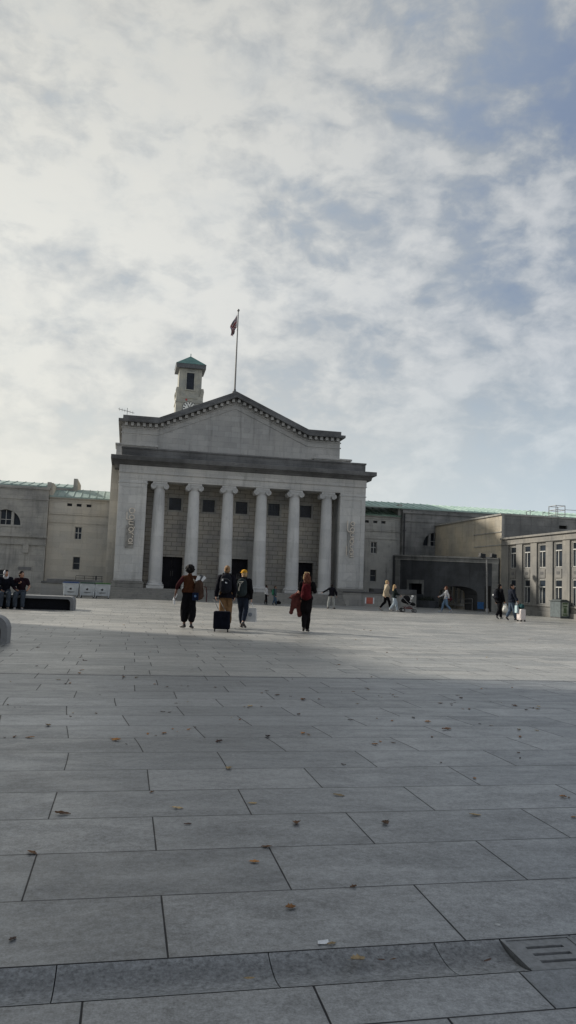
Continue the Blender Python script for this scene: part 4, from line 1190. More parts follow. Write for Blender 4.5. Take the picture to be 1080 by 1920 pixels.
    # --- clothing
    if top:
        tcol, hem, sl, th = top[:4]
        b = MB(); f2 = 1.0 if not female else .93
        hemz = hem*k; zt = J['chest'].z
        lo = Vector((J['pel'].x, J['pel'].y, 0)); lo.z = hemz
        if hem < .93 and J['pel'].z > .8*k:
            b.cap(J['pel']+Vector((0, 0, hemz+.17*k*.4-J['pel'].z)), J['pel']+Vector((0, 0, .05*k)), (.165+th)*k*f2*(top[4] if len(top) > 4 else 1), (.155+th)*k*f2, X, .74)
        b.cap(J['pel']+Vector((0, 0, max(hemz, J['pel'].z)-J['pel'].z+.05*k)), J['waist'], (.145+th)*k*f2, (.135+th)*k*f2, X, .74); b.cap(J['waist'], J['chest'], (.135+th)*k*f2, (.158+th)*k*f2, X, .74)
        b.cap(J['chest'], J['neck']-Vector((0, 0, .03*k)), (.125+th)*k*f2, (.06+th*.6)*k, X, .8); b.cap(J['shL'], J['shR'], (.058+th)*k*f2, (.058+th)*k*f2)
        b.cap(J['neck']-Vector((0, .005, .04*k)), J['neck']+Vector((0, .0, .02*k)), (.062+th*.5)*k, (.06+th*.4)*k)
        for s in 'LR':
            slv = sl[0 if s == 'L' else 1] if isinstance(sl, (tuple, list)) else sl
            if slv == 'none': continue
            b.cap(J['sh'+s], J['el'+s] if slv != 'short' else J['sh'+s].lerp(J['el'+s], .6), (.056+th)*k*f2, (.05+th*.8)*k*f2)
            if slv == 'long': b.cap(J['el'+s], J['wr'+s]-(J['wr'+s]-J['el'+s]).normalized()*.015*k, (.05+th*.8)*k*f2, (.036+th*.6)*k*f2)
        if extra and 'hood' in extra:
            b.ell(J['neck']+Vector((0, -.075*k, -.0)), (.11*k, .065*k, .06*k))
        stand = J['pel'].z > .8*k
        if stand:
            hw_ = (.132+th)*k*f2
            b.cap(Vector((-.062*k, J['pel'].y, hemz+.03*k)), Vector((.062*k, J['pel'].y, hemz+.03*k)), hw_, hw_, (0, 0, 1), 1.0)
            b.cap(Vector((0, J['pel'].y, hemz)), J['waist'], (.178+th)*k*f2, (.148+th)*k*f2, X, .8)
        def hemcut(me):
            if not stand: return
            bm = bmesh.new(); bm.from_mesh(me)
            bmesh.ops.bisect_plane(bm, geom=bm.verts[:]+bm.edges[:]+bm.faces[:], plane_co=(0, 0, hemz), plane_no=(0, .12, 1), clear_inner=False, clear_outer=False)
            n_ = Vector((0, .12, 1)); arms = [(J['el'+q], J['wr'+q]) for q in 'LR']
            def armd(c):
                best = 9
                for a_, b_ in arms:
                    ab = b_-a_; t_ = max(0, min(1, (c-a_).dot(ab)/ab.length_squared)); best = min(best, (c-(a_+ab*t_)).length)
                return best
            kill = [f for f in bm.faces if (f.calc_center_median()-Vector((0, 0, hemz))).dot(n_) < 0 and armd(f.calc_center_median()) > .105*k]
            bmesh.ops.delete(bm, geom=kill, context='FACES'); bm.to_mesh(me); bm.free()
        remesh(b, 'jacket' if sl != 'short' else 'shirt', tcol, P.root, .013*k, 3, .022, seed+1, hemcut)
    if legs:
        lcol, mult, end = legs[:3]
        b = MB()
        b.cap(J['hipL']+Vector((0, 0, .06*k)), J['hipR']+Vector((0, 0, .06*k)), .105*k, .105*k); b.cap(J['pel'], J['pel']+Vector((0, 0, .06*k)), .152*k, .14*k, X, .72)
        for s in 'LR':
            kn, an = J['kn'+s], J['an'+s]; e_ = kn.lerp(an, end)
            b.cap(J['hip'+s], kn, .102*k, .082*k*mult); b.cap(kn, kn.lerp(an, .35)+Vector((0, -.01*k, 0)), .08*k*mult, .077*k*mult); b.cap(kn.lerp(an, .35)+Vector((0, -.01*k, 0)), kn.lerp(an, end-.13), .077*k*mult, .058*k*(mult*1.15 if mult > 1 else mult))
        remesh(b, 'trousers', lcol, P.root, .013*k, 2, .018, seed+2)
        if len(legs) > 3 and legs[3]:
            b = MB(); b.cap(J['pel']+Vector((0, 0, -.26*k)), J['waist'], .18*k, .14*k, X, .75); remesh(b, 'skirt', lcol, P.root, .014*k, 3, .018, seed+4)
    sm = plain('shoe', shoe, .55)
    for s in 'LR':
        b = MB(); an, to = J['an'+s], J['toe'+s]; dd = (to-an); fw = Vector((dd.x, dd.y, dd.z)).normalized()
        heel = an-Vector((0, 0, .045*k))-fw*.03*k
        b.cap(heel, to, .042*k, .036*k, None, .9); b.cap(an, an-Vector((0, 0, .03*k)), .048*k, .045*k); b.ell(heel.lerp(to, .45)+Vector((0, 0, .012*k)), (.043*k, .06*k, .035*k))
        remesh(b, 'shoe', sm, P.root, .01*k, 2, 0, seed)
    return P
def walk(ph, amp=1.0, arms=True):
    """stride pose; ph +1 = right leg forward"""
    a = amp
    q = {}
    for s, g in (('R', ph), ('L', -ph)):
        x = .085 if s == 'R' else -.085
        if g > 0: q['kn'+s] = (x, .16*a, .52); q['an'+s] = (x, .24*a, .10); q['toe'+s] = (x*1.2, .41*a, .07)
        else: q['kn'+s] = (x, -.03*a, .51); q['an'+s] = (x, -.30*a, .17); q['toe'+s] = (x*1.1, -.17*a, .045)
        if arms:
            xx = .235 if s == 'R' else -.235
            q['el'+s] = (xx, -.07*g*a-.02, 1.145); q['wr'+s] = (xx*1.02, -.13*g*a+.06, .90)
    return q
FWD = (.2006, .9797); RT = (.9797, -.2006)
def mixd(a, b): return (FWD[0]*a+RT[0]*b, FWD[1]*a+RT[1]*b)
def worn(P, name, label, cat, z0=0, group=None):
    t = thing(name, label, cat, P.W((0, 0, z0)), P.rot, group); t['_z'] = 0; del t['_z']
    return t
def backpack(P, label, mat, strapmat, y=-.13, z=1.0, w=.15, h=.46, dp=.075, detail=None):
    k = P.k; t = thing('backpack', label, 'backpack', P.W((0, y*k, z*k)), P.rot)
    L = lambda x, yy, zz: Vector((x, yy, zz))*k
    b = MB(); b.cap(L(0, -dp, .12), L(0, -dp*.9, h-.12), w*k*1.02, w*k*.92, (1, 0, 0), .62); b.cap(L(-.07, -dp*1.0, .1), L(.07, -dp, .1), .09*k, .09*k); b.cap(L(0, -dp*1.7, .1), L(0, -dp*1.7, .2), .105*k, .1*k, (1, 0, 0), .5)
    remesh(b, 'pack', mat, t, .012*k, 3, .012, 3)
    for s in (-1, 1):
        b = MB(); sx = s*.095
        b.tube([L(sx, -.03, h-.04), L(sx, .02, h+.035), L(sx*1.02, .13, h+.03), L(sx*1.1, .21, h-.08), L(sx*1.35, .20, .22), L(sx*1.5, .1, .1), L(sx*1.3, -.02, .06)], .02*k, 8); b.build('strap', strapmat, t, off=False, smooth=True)
    b = MB(); b.tube([L(-.03, -.05, h-.02), L(-.03, -.05, h+.05), L(.03, -.05, h+.05), L(.03, -.05, h-.02)], .009*k, 6); b.build('grab_loop', strapmat, t, off=False)
    if detail: detail(t, L)
    return t
def suitcase(label, at, rot, w, d, h, mat, hand, fourwheel=False):
    hl = Matrix.Rotation(-rot, 3, 'Z') @ (Vector(hand)-Vector(at)); hx, handz, handy = hl.x, hl.z, hl.y-d/2+.06
    t = thing('suitcase', label, 'suitcase', at, rot)
    b = MB(); b.box(-w/2, w/2, -d/2, d/2, .07, .07+h); b.build('shell', mat, t, off=False, bevel=.045)
    b = MB()
    for x in (-.32, -.1, .12, .32): b.box(x*w-.012, x*w+.012, -d/2-.006, -d/2+.01, .14, h)
    b.box(-w*.36, w*.36, -d/2-.02, -d/2, .16, .16+h*.36); b.build('front_pocket', mat, t, off=False, bevel=.006)
    for x in (-w/2+.05, w/2-.05):
        for y in ((-d/2+.04, d/2-.04) if fourwheel else (-d/2+.05,)):
            b = MB(); b.tube([(x-.016, y, .042), (x+.016, y, .042)], .042, 16); b.build('wheel', M['rubber'], t, off=False)
    b = MB(); top = h+.06
    for x in (-.09, .09): b.tube([(x, d/2-.06, top), (x+hx, d/2-.06+handy, handz-.03)], .009, 8)
    b.tube([(-.10+hx, d/2-.06+handy, handz), (.10+hx, d/2-.06+handy, handz)], .016, 8); b.build('pull_handle', M['iron'], t, off=False)
    return t
def carrier(name, label, cat, top, rot, w, h, dp, mat, zbot, logo=None, soft=False):
    """shopping bag hanging from a hand at 'top' (world)"""
    t = thing(name, label, cat, (top[0], top[1], zbot), rot)
    ht = top[2]-zbot
    b = MB()
    if soft:
        b.cap((0, 0, dp), (0, 0, h-.05), w*.52, w*.36, (1, 0, 0), dp/w*1.4); b.cap((0, 0, h-.06), (0, 0, ht-.03), w*.2, .025, (1, 0, 0), .6)
        remesh(b, 'sack', mat, t, .012, 2, .02, 2, None, 12)
    else:
        a = [(-w/2, -dp/2, 0), (w/2, -dp/2, 0), (w/2, dp/2, 0), (-w/2, dp/2, 0)]; c = [(-w*.47, -dp*.38, h), (w*.47, -dp*.42, h), (w*.46, dp*.3, h-.01), (-w*.46, dp*.34, h)]
        b.poly(a)
        for i in range(4): b.poly((a[i], a[(i+1) % 4], c[(i+1) % 4], c[i]))
        bmesh.ops.subdivide_edges(b.bm, edges=b.bm.edges[:], cuts=5, use_grid_fill=True)
        for v in b.bm.verts: v.co += Vector((noise.noise(v.co*9), noise.noise(v.co*9+Vector((5, 0, 0))), 0))*.012
        b.build('bag', mat, t, off=False, smooth=True)
    if not soft:
        for y in (-dp*.3, dp*.3):
            b = MB(); b.tube([(-w*.22, y, h-.02), (-w*.14, y*.5, (h+ht)/2), (0, 0, ht), (w*.14, y*.5, (h+ht)/2), (w*.22, y, h-.02)], .006, 6); b.build('handle', M['paper'], t, off=False)
    if logo:
        b = MB(); b.prism(ring(0, h*.52, w*.17, w*.17, 16), 'y', -dp/2-.012, -dp/2+.03); b.build('printed_mark', logo, t, off=False)
    return t

# 1 - curly haired walker with a shoulder bag
pose = walk(-1, .35); pose.update(elL=(-.33, -.04, 1.20), wrL=(-.40, .05, .95), elR=(.25, -.02, 1.16), wrR=(.20, .16, 1.06),
    anL=(-.12, .12, .09), toeL=(-.24, .25, .035), knL=(-.12, .08, .5), anR=(.11, -.09, .10), toeR=(.14, .07, .035), knR=(.11, 0, .5))
p1 = person('person with round curly black hair, rust brown top and wide black trousers', (-6.58, -34.5), mixd(1, .05), 1.78, pose, 'brown', ('afro', 'black'),
            (fab('rust_cloth', (.06, .024, .013)), 1.0, ('none', 'none'), .02), (fab('black_cloth', (.007, .007, .009)), 1.5, .72), (.007, .007, .009), seed=1)
b = MB()
for s in 'LR': b.cap(p1.J['sh'+s], p1.J['el'+s], .075, .062); b.cap(p1.J['el'+s], p1.J['el'+s].lerp(p1.J['wr'+s], .3), .062, .052)
remesh(b, 'sleeves', fab('maroon_cloth', (.045, .012, .014)), p1.root, .013, 2, .012, 8)
t = thing('shoulder_bag', 'bulging brown shoulder bag with papers sticking out beside the curly haired person', 'bag', p1.W((.30, -.14, .80)), p1.rot)
b = MB(); b.cap((0, 0, .18), (0, 0, .48), .155, .13, (1, 0, 0), .62); b.cap((.06, 0, .14), (-.05, 0, .14), .10, .10); remesh(b, 'pouch', fab('brown_bag_cloth', (.06, .037, .028)), t, .013, 3, .018, 4)
b = MB(); b.tube([(-.1, .02, .5), (-.2, .08, .66), (-.22, .16, .66), (-.12, .16, .45)], .02, 8); b.build('strap', fab('cream_strap', (.45, .4, .34)), t, off=False, smooth=True)
b = MB(); b.box(-.16, .02, -.135, -.10, .01, .24); b.build('side_pocket', fab('navy_pocket', (.01, .015, .035)), t, off=False, bevel=.02)
b = MB(); b.prism(ring(-.07, .14, .035, .035, 14), 'y', -.145, -.13); b.build('badge', plain('blue_badge', (.1, .18, .32), .5), t, off=False)
for i, (x, zz, an) in enumerate(((-.06, .56, .35), (.0, .6, .5), (.05, .58, .75))):
    b = MB(); q = Vector((math.sin(an), 0, math.cos(an))); c = Vector((x, .01*i-.02, zz)); n_ = Vector((q.z, 0, -q.x))
    pts = [c-n_*.05, c+n_*.05, c+n_*.05+q*.17, c-n_*.05+q*.17]
    A = [b.v(p.x, p.y-.006, p.z) for p in pts]; B = [b.v(p.x, p.y+.006, p.z) for p in pts]
    b.face(A); b.face(B[::-1])
    for j in range(4): b.face((A[j], B[j], B[(j+1) % 4], A[(j+1) % 4]))
    b.build('papers', M['paper'] if i != 1 else M['lead'], t, off=False)
b = MB(); b.tube([(.15, -.05, .42), (.22, -.06, .40), (.25, -.05, .2), (.24, -.05, -.02)], .014, 8); b.build('dangling_strap', fab('maroon_strap', (.06, .02, .02)), t, off=False)
wh = p1.W(p1.J['wrL']+Vector((-.01, .03, -.1)))
t = thing('paper_roll', 'crumpled white paper held low in the left hand of the curly haired person', 'paper', wh, p1.rot)
b = MB(); b.cap((0.03, 0, .1), (-.03, 0, -.06), .03, .036, None, .6); b.cap((-.03, 0, -.06), (-.015, 0, -.18), .034, .028, None, .5); remesh(b, 'sheet', M['paper'], t, .01, 1, .012, 3, None, 22)

# 2 - fair haired woman with a dark backpack and navy suitcase
pose = walk(1, .45); pose.update(elL=(-.25, -.05, 1.14), wrL=(-.27, -.08, .90))
p2 = person('fair haired woman in a long dark jacket and tan trousers, seen from behind', (-5.42, -33.9), mixd(1, .02), 1.86, pose, 'pale', ('bun', 'lightbrown'),
            (fab('navy_black_cloth', (.009, .009, .013)), .83, 'long', .035), (fab('tan_cloth', (.17, .10, .05)), 1.15, .95), (.03, .025, .02), seed=2, female=True, extra=('hood',))
def det2(t, L):
    for (x, zz, r) in ((-.085, .33, .022), (.0, .26, .018), (.03, .25, .014)):
        b = MB(); b.ell(L(x, -.165, zz), (r, .012, r*1.4)); b.build('charm', M['paper'], t, off=False)
    b = MB(); b.tube([L(-.12, -.14, .3), L(-.06, -.18, .36), L(.06, -.18, .36), L(.12, -.14, .3)], .008, 6); b.build('zip', M['lead'], t, off=False)
backpack(p2, 'black backpack with pale charms worn over the long dark jacket', fab('black_pack_cloth', (.014, .015, .02)), fab('black_strap', (.007, .007, .008)), y=-.16, z=1.02, w=.17, h=.48, detail=det2)
hw = p2.W(p2.J['wrL']+Vector((.02, -.02, -.09)))
sc = Vector((-5.73, -35.65, 0)); 
rt2 = p2.rot
suitcase('navy blue suitcase on wheels rolling behind the fair haired woman', sc, rt2, .46, .26, .50, fab('navy_suitcase', (.006, .007, .012)), hw)

# 3 - person in a yellow cap
pose = walk(-1, .6); pose.update(anR=(.10, -.28, .17), toeR=(.15, -.15, .05), knR=(.10, .0, .53), knL=(-.07, .12, .5), anL=(-.05, .14, .09), toeL=(-.06, .30, .035),
                                elR=(.24, -.02, 1.13), wrR=(.25, .05, .88), elL=(-.24, .02, 1.14), wrL=(-.2, .2, 1.0))
p3 = person('person in a yellow cap, black jacket and dark jeans mid stride', (-4.86, -33.6), mixd(1, .18), 1.76, pose, 'pale', ('short', 'blond'),
            (fab('black_jacket_cloth', (.007, .007, .008)), .9, 'long', .03), (fab('dark_denim', (.018, .024, .038)), 1.0, .97), (.03, .028, .028), hy=40, seed=3, extra=('hood',))
hp3 = lambda x, y, zz: p3.hc+p3.Rh @ (Vector((x, y, zz))*p3.k)
b = MB(); b.ell(hp3(0, -.012, .065), (.093*p3.k, .108*p3.k, .085*p3.k), p3.Rh); b.cap(hp3(-.03, .09, .055), hp3(.03, .09, .055), .05*p3.k, .05*p3.k, (0, 1, 0), .25); b.cap(hp3(-.025, .14, .048), hp3(.025, .14, .048), .045*p3.k, .045*p3.k, (0, 1, 0), .22)
remesh(b, 'cap', fab('yellow_cloth', (.50, .26, .03)), p3.root, .009, 2, .003, 4)
b = MB(); b.cap(hp3(0, .1, -.07), hp3(0, .13, -.075), .05, .03); 
def det3(t, L):
    b = MB(); b.tube([L(-.06, -.165, .14), L(-.05, -.185, .24), L(-.02, -.185, .33), L(-.09, -.16, .40), L(.06, -.16, .42), L(-.01, -.185, .36)], .016, 7); b.build('pale_cord', fab('pale_cord', (.34, .33, .3)), t, off=False, smooth=True)
backpack(p3, 'dark grey green backpack with pale cords on the person in the yellow cap', fab('grey_green_pack', (.026, .034, .036)), fab('black_strap', (.007, .007, .008)), y=-.15, z=.98, w=.165, h=.5, detail=det3)
hw = p3.W(p3.J['wrR']+Vector((0, .0, -.09)))
carrier('shopping_bag', 'white paper shopping bag carried by the person in the yellow cap', 'bag', hw, p3.rot, .36, .42, .14, plain('white_bag_paper', (.48, .49, .49), .7, .1), .20, plain('grey_mark', (.2, .22, .25)))

# 4 - woman with a red backpack and a coat over her arm
pose = dict(elR=(.235, .02, 1.20), wrR=(.15, .10, 1.40), elL=(-.24, .02, 1.15), wrL=(-.22, .2, 1.08), knR=(.05, .03, .5), anR=(.045, .02, .09), toeR=(.08, .18, .035),
            hipR=(.08, 0, .92), knL=(-.05, .02, .5), anL=(-.03, -.26, .17), toeL=(-.05, -.12, .05), head=(-.02, .03, 1.62))
p4 = person('auburn haired woman in a black dress and tights, seen from behind', (-3.12, -34.7), mixd(1, .1), 1.74, pose, 'pale', ('long', 'auburn'),
            (fab('black_knit', (.008, .007, .008)), .95, ('short', 'long'), .015), (fab('black_tights', (.008, .007, .008)), 1.04, 1.08, True), (.016, .014, .014), hy=25, female=True, seed=4)
hp4 = lambda x, y, zz: p4.hc+p4.Rh @ (Vector((x, y, zz))*p4.k)
b = MB(); b.cap(hp4(-.05, -.02, .12), hp4(.05, -.02, .12), .035, .035); b.cap(hp4(-.085, -.02, .06), hp4(-.095, -.03, -.06), .03, .03); remesh(b, 'hair_highlight', HAIR['blond'], p4.root, .009, 2, .01, 5, None, 30)
backpack(p4, 'dark red backpack worn by the auburn haired woman', fab('red_pack', (.065, .009, .012)), fab('dark_red_strap', (.07, .01, .012)), y=-.12, z=.95, w=.145, h=.47)
t = thing('draped_coat', 'dusty rust red coat draped over the left arm of the auburn haired woman', 'coat', p4.W((-.23, .05, .5)), p4.rot)
t.scale = (.92, .92, .95)
b = MB()
b.cap((.14, .04, .66), (-.10, .0, .60), .085, .085); b.cap((-.10, 0, .60), (-.31, 0, .50), .07, .035)
b.cap((-.14, .0, .56), (-.18, .0, .30), .09, .08, (1, 0, 0), .5); b.cap((-.18, .0, .30), (-.235, .0, .06), .08, .07, (1, 0, 0), .4)
b.cap((.04, .03, .60), (.03, .03, .30), .16, .15, (1, 0, 0), .5); b.cap((.03, .03, .30), (.05, .03, .0), .14, .09, (1, 0, 0), .5); b.cap((-.10, .0, .5), (-.12, 0, .22), .1, .05, (1, 0, 0), .5); b.cap((.15, .04, .6), (.19, .03, .1), .11, .07, (1, 0, 0), .6)
b.cap((-.06, .0, .58), (-.06, .0, .32), .09, .06, (1, 0, 0), .6)
remesh(b, 'cloth', fab('rust_red_coat', (.10, .034, .03)), t, .013, 3, .03, 6, None, 9)

# 5 - children at the steps
DAWAY = mixd(1, 0)
c1 = person('child in a blue grey outfit walking by the steps', (1.15, -7.4), mixd(.3, .95), 1.27, walk(1, .5), 'tan', ('short', 'brown'), (fab('grey_blue_cloth', (.05, .07, .08)), .85, 'long', .02), (fab('child_denim', (.05, .085, .13)), 1.0, .97), (.02, .02, .02), seed=5)
backpack(c1, 'green backpack on the child by the steps', fab('green_pack', (.03, .12, .075)), fab('black_strap', (.007, .007, .008)), y=-.12, z=.95, w=.17, h=.48)
c2 = person('child with black hair and a white top behind the child in blue grey', (.75, -6.4), mixd(.2, 1), 1.30, walk(-1, .4), 'brown', ('short', 'black'), (fab('white_cloth', (.45, .45, .46)), .95, 'long', .015), (fab('black_cloth', (.007, .007, .009)), 1.0, .97), (.02, .02, .02), seed=6)
t = thing('dark_bag', 'small dark bag left on the ground at the foot of the steps', 'bag', (2.0, -4.1, 0)); b = MB(); b.cap((-.12, 0, .12), (.14, 0, .12), .12, .10); b.cap((0, 0, .12), (.05, 0, .24), .08, .05); remesh(b, 'holdall', fab('black_cloth', (.007, .007, .009)), t, .012, 2, .02, 3)
b = MB(); b.tube([(-.1, 0, .2), (-.06, 0, .32), (.08, 0, .32), (.12, 0, .2)], .012, 6); b.build('handle', M['iron'], t, off=False)

# 6 - person with an arm stretched out
pose = dict(elL=(-.40, .02, 1.28), wrL=(-.62, .04, 1.16), elR=(.33, 0, 1.19), wrR=(.36, .05, .96), hipL=(-.10, 0, .92), knL=(-.19, .02, .5), anL=(-.22, -.02, .09), toeL=(-.28, .12, .035), hipR=(.10, 0, .92), knR=(.17, .02, .5), anR=(.20, -.02, .09), toeR=(.27, .12, .035))
p6 = person('person in a dark navy top and pale grey trousers with the left arm held out', (4.05, -10.8), mixd(1, .1), 1.52, pose, 'tan', ('short', 'black'), (fab('navy_black_cloth', (.009, .009, .013)), .9, 'long', .03), (fab('pale_grey_cloth', (.28, .29, .28)), 1.15, .93), (.014, .014, .016), seed=7)

# 7, 8 - couple with a pram
DR = mixd(.06, 1)
p7 = person('tall man in a cream jacket and black trousers striding beside the pram', (7.25, -11.75), DR, 1.88, {**walk(1, 1.15), 'head': (0, .06, 1.62), 'chest': (0, .04, 1.29), 'neck': (0, .03, 1.48), 'shR': (.175, .03, 1.42), 'shL': (-.175, .03, 1.42)}, 'pale', ('short', 'blond'), (fab('cream_cloth', (.40, .34, .25)), .82, 'long', .05), (fab('black_cloth', (.007, .007, .009)), 1.0, .97), (.3, .28, .26), seed=8, extra=('hood',))
p8 = person('woman with long blond hair, black top and pale jeans pushing the pram', (7.52, -12.5), DR, 1.62, {**walk(-1, .95), 'elR': (.2, .14, 1.18), 'wrR': (.16, .36, 1.06), 'elL': (-.2, .14, 1.18), 'wrL': (-.16, .36, 1.06)}, 'pale', ('long', 'blond'), (fab('black_green_cloth', (.014, .02, .02)), .9, 'long', .02), (fab('pale_denim', (.36, .42, .47)), 1.12, .97), (.4, .38, .35), female=True, seed=9)
t = thing('pram', 'dark pram with a pale blanket and small wheels pushed by the blond woman', 'pram', p8.W((0, .84, 0)), p8.rot)
b = MB()
for x in (-.24, .24):
    b.tube([(x, -.58, .98), (x, -.45, .96), (x, .1, .42), (x, .38, .14)], .016, 8); b.tube([(x, .16, .62), (x, -.34, .13)], .015, 8); b.tube([(x, -.30, .34), (x, .3, .30)], .013, 8)
b.tube([(-.24, -.58, .98), (.24, -.58, .98)], .02, 8); b.build('frame', M['galv'], t, off=False, smooth=True)
for x in (-.26, .26):
    for y, r in ((-.34, .13), (.38, .10)):
        b = MB(); b.tube([(x-.02, y, r), (x+.02, y, r)], r, 18); w_ = b.build('wheel', M['rubber'], t, off=False)
        b = MB(); b.tube([(x-.024, y, r), (x+.024, y, r)], r*.55, 14); b.build('hub', M['galv'], w_, off=False)
b = MB(); b.cap((0, -.22, .66), (0, .3, .50), .2, .17, (1, 0, 0), .6); remesh(b, 'seat', fab('black_pram_cloth', (.014, .014, .016)), t, .014, 2, .01, 3)
b = MB(); b.ell((0, -.1, .78), (.23, .24, .24)); b.build('canopy', fab('black_pram_cloth', (.014, .014, .016)), t, off=False, smooth=True)
b = MB(); b.cap((0, .0, .74), (0, .2, .82), .10, .06); b.cap((0, .1, .64), (0, .32, .52), .13, .08, (1, 0, 0), .6); remesh(b, 'blanket', fab('white_blanket', (.5, .49, .47)), t, .012, 2, .02, 4)
b = MB(); b.box(-.2, .2, -.22, .26, .2, .36); b.build('basket', fab('pinkish_basket', (.16, .07, .07)), t, off=False, bevel=.04)
b = MB()
for x in (-.12, 0, .12): b.ell((x, .28, .98), (.05, .05, .035))
b.tube([(-.2, .2, .86), (-.16, .28, .97), (.16, .28, .97), (.2, .2, .86)], .012, 6); b.build('toy_bar', M['paper'], t, off=False, smooth=True)

# 9 - red haired girl crossing leftwards
DL = mixd(.02, -1)
p9 = person('person with dark red hair, white top and blue jeans walking left past the arch', (11.5, -11.0), DL, 1.66, {**walk(1, 1.15), 'elR': (.22, .16, 1.18), 'wrR': (.2, .40, 1.06), 'elL': (-.23, -.12, 1.16), 'wrL': (-.23, -.16, .92)}, 'pale', ('bob', 'auburn'), (fab('white_cloth', (.45, .45, .46)), .92, 'long', .015), (fab('mid_denim', (.13, .2, .29)), 1.0, .97), (.3, .34, .38), female=True, seed=10)
t = thing('handbag', 'dark red handbag hanging behind the person in the white top', 'bag', p9.W((-.18, -.22, .74)), p9.rot); b = MB(); b.cap((0, -.06, .12), (0, .07, .12), .09, .09); b.cap((0, 0, .1), (0, 0, .24), .1, .06); remesh(b, 'pouch', fab('wine_bag', (.055, .016, .02)), t, .012, 2, .01, 3)
b = MB(); b.tube([(0, -.1, .22), (.02, 0, .62), (.02, .12, .62), (0, .08, .22)], .01, 6); b.build('strap', fab('wine_bag', (.055, .016, .02)), t, off=False)

# 10, 11 - two men with bags and a white case
p10 = person('man all in black carrying a white carrier bag near the white case', (10.72, -19.7), mixd(.35, .95), 1.83, {**walk(-1, .7), 'elR': (.25, .02, 1.14), 'wrR': (.26, .10, .90)}, 'tan', ('short', 'black'), (fab('black_cloth', (.007, .007, .009)), .85, 'long', .035), (fab('black_cloth', (.007, .007, .009)), 1.1, .97), (.12, .12, .12), seed=11, extra=('hood',))
backpack(p10, 'small black backpack with white flashes on the man in black', fab('black_pack_cloth', (.014, .015, .02)), fab('black_strap', (.007, .007, .008)), y=-.15, z=1.0, w=.15, h=.44,
         detail=lambda t, L: [MBx.build('white_flash', M['paper'], t, off=False) for MBx in [MB().ell(L(-.1, -.15, .2), (.04, .012, .05))]])
hw = p10.W(p10.J['wrR']+Vector((.02, .04, -.09)))
carrier('carrier_bag', 'white plastic carrier bag hanging between the two men', 'bag', hw, p10.rot, .30, .46, .2, plain('white_plastic_bag', (.58, .58, .54), .5, .08), .32, None, True)
p11 = person('man in a dark navy jacket and blue jeans pulling the white case', (10.70, -21.05), mixd(.2, .98), 1.83, {**walk(1, .7), 'elR': (.28, .03, 1.16), 'wrR': (.37, .10, .98)}, 'tan', ('short', 'black'), (fab('navy_cloth', (.014, .017, .026)), .88, 'long', .03), (fab('blue_denim', (.06, .085, .12)), 1.1, .97), (.05, .05, .055), hy=-35, seed=12)
hw = p11.W(p11.J['wrR']+Vector((.03, .02, -.09)))
cs = (hw[0]+.10, hw[1]-.16, 0)
t = suitcase('pinkish white hard suitcase standing beside the man in blue jeans', cs, p11.rot, .44, .28, .54, plain('white_case', (.58, .52, .5), .35, .05), hw, True)
t = thing('travel_bag', 'dark teal bag resting on top of the white suitcase', 'bag', (cs[0], cs[1], .63), p11.rot); b = MB(); b.cap((-.1, 0, .1), (.1, 0, .1), .11, .1); b.cap((-.12, 0, .18), (.12, 0, .17), .07, .06); remesh(b, 'pouch', fab('teal_cloth', (.018, .05, .055)), t, .012, 2, .012, 5)
b = MB(); b.tube([(-.09, 0, .22), (-.05, 0, .33), (.05, 0, .33), (.09, 0, .22)], .01, 6); b.build('handle', M['iron'], t, off=False)
carrier('shopping_bag', 'pale blue paper bag held beside the white suitcase', 'bag', (hw[0]-.10, hw[1]-.06, hw[2]+.02), p11.rot, .22, .36, .1, plain('pale_blue_paper', (.36, .47, .5), .6, .08), .42)

# 12, 13 - two people sitting on the long bench
def sit(dx=0, lean=.06): return dict(pel=(0, 0, .66), waist=(0, .02+lean*.3, .82), chest=(0, .03+lean, 1.0), neck=(0, .04+lean*1.6, 1.19), head=(0, .07+lean*1.9, 1.33), shR=(.18, .03+lean*1.4, 1.13), shL=(-.18, .03+lean*1.4, 1.13),
        elR=(.25, .08+lean, .87), elL=(-.25, .08+lean, .87), wrR=(.14, .30, .74), wrL=(-.14, .30, .74), hipR=(.1, .04, .64), hipL=(-.1, .04, .64), knR=(.13+dx, .46, .60), knL=(-.13+dx, .44, .60), anR=(.12+dx, .50, .10), anL=(-.13+dx, .46, .10), toeR=(.15+dx, .66, .04), toeL=(-.17+dx, .62, .04))
DC = (-.05, -1)
s1 = person('person with a white hood and dark jacket sitting on the long stone bench', (-13.12, -24.35), (.15, -1), 1.92, {**sit(0, .1), 'elL': (-.26, .12, .9), 'wrL': (-.44, .26, .98)}, 'tan', ('short', 'black'), (fab('black_navy_cloth', (.008, .009, .014)), .66, 'long', .03), (fab('grey_denim', (.045, .055, .07)), 1.15, .95), (.25, .22, .18), hy=25, seed=13, z=-.07)
b = MB(); q = s1.hc; b.ell(q+s1.Rh @ Vector((0, -.03, .03)), (.105, .115, .125), s1.Rh); b.cap(q+Vector((0, -.06, -.04)), q+Vector((0, -.07, -.14)), .1, .11)
remesh(b, 'hood', fab('white_hood', (.42, .43, .46)), s1.root, .012, 2, .008, 4)
s2 = person('person in a dark maroon top with pale forearms sitting on the long stone bench', (-12.52, -24.3), (.05, -1), 1.9, {**sit(.02, .05), 'elL': (-.29, .06, .9), 'wrL': (-.27, .26, .80), 'elR': (.28, .08, .89), 'wrR': (.15, .31, .77)}, 'tan', ('short', 'black'), (fab('dark_maroon_cloth', (.018, .010, .014)), .66, ('short', 'long'), .022), (fab('grey_denim', (.045, .055, .07)), 1.15, .95), (.3, .3, .3), seed=14, z=-.07, hy=50)

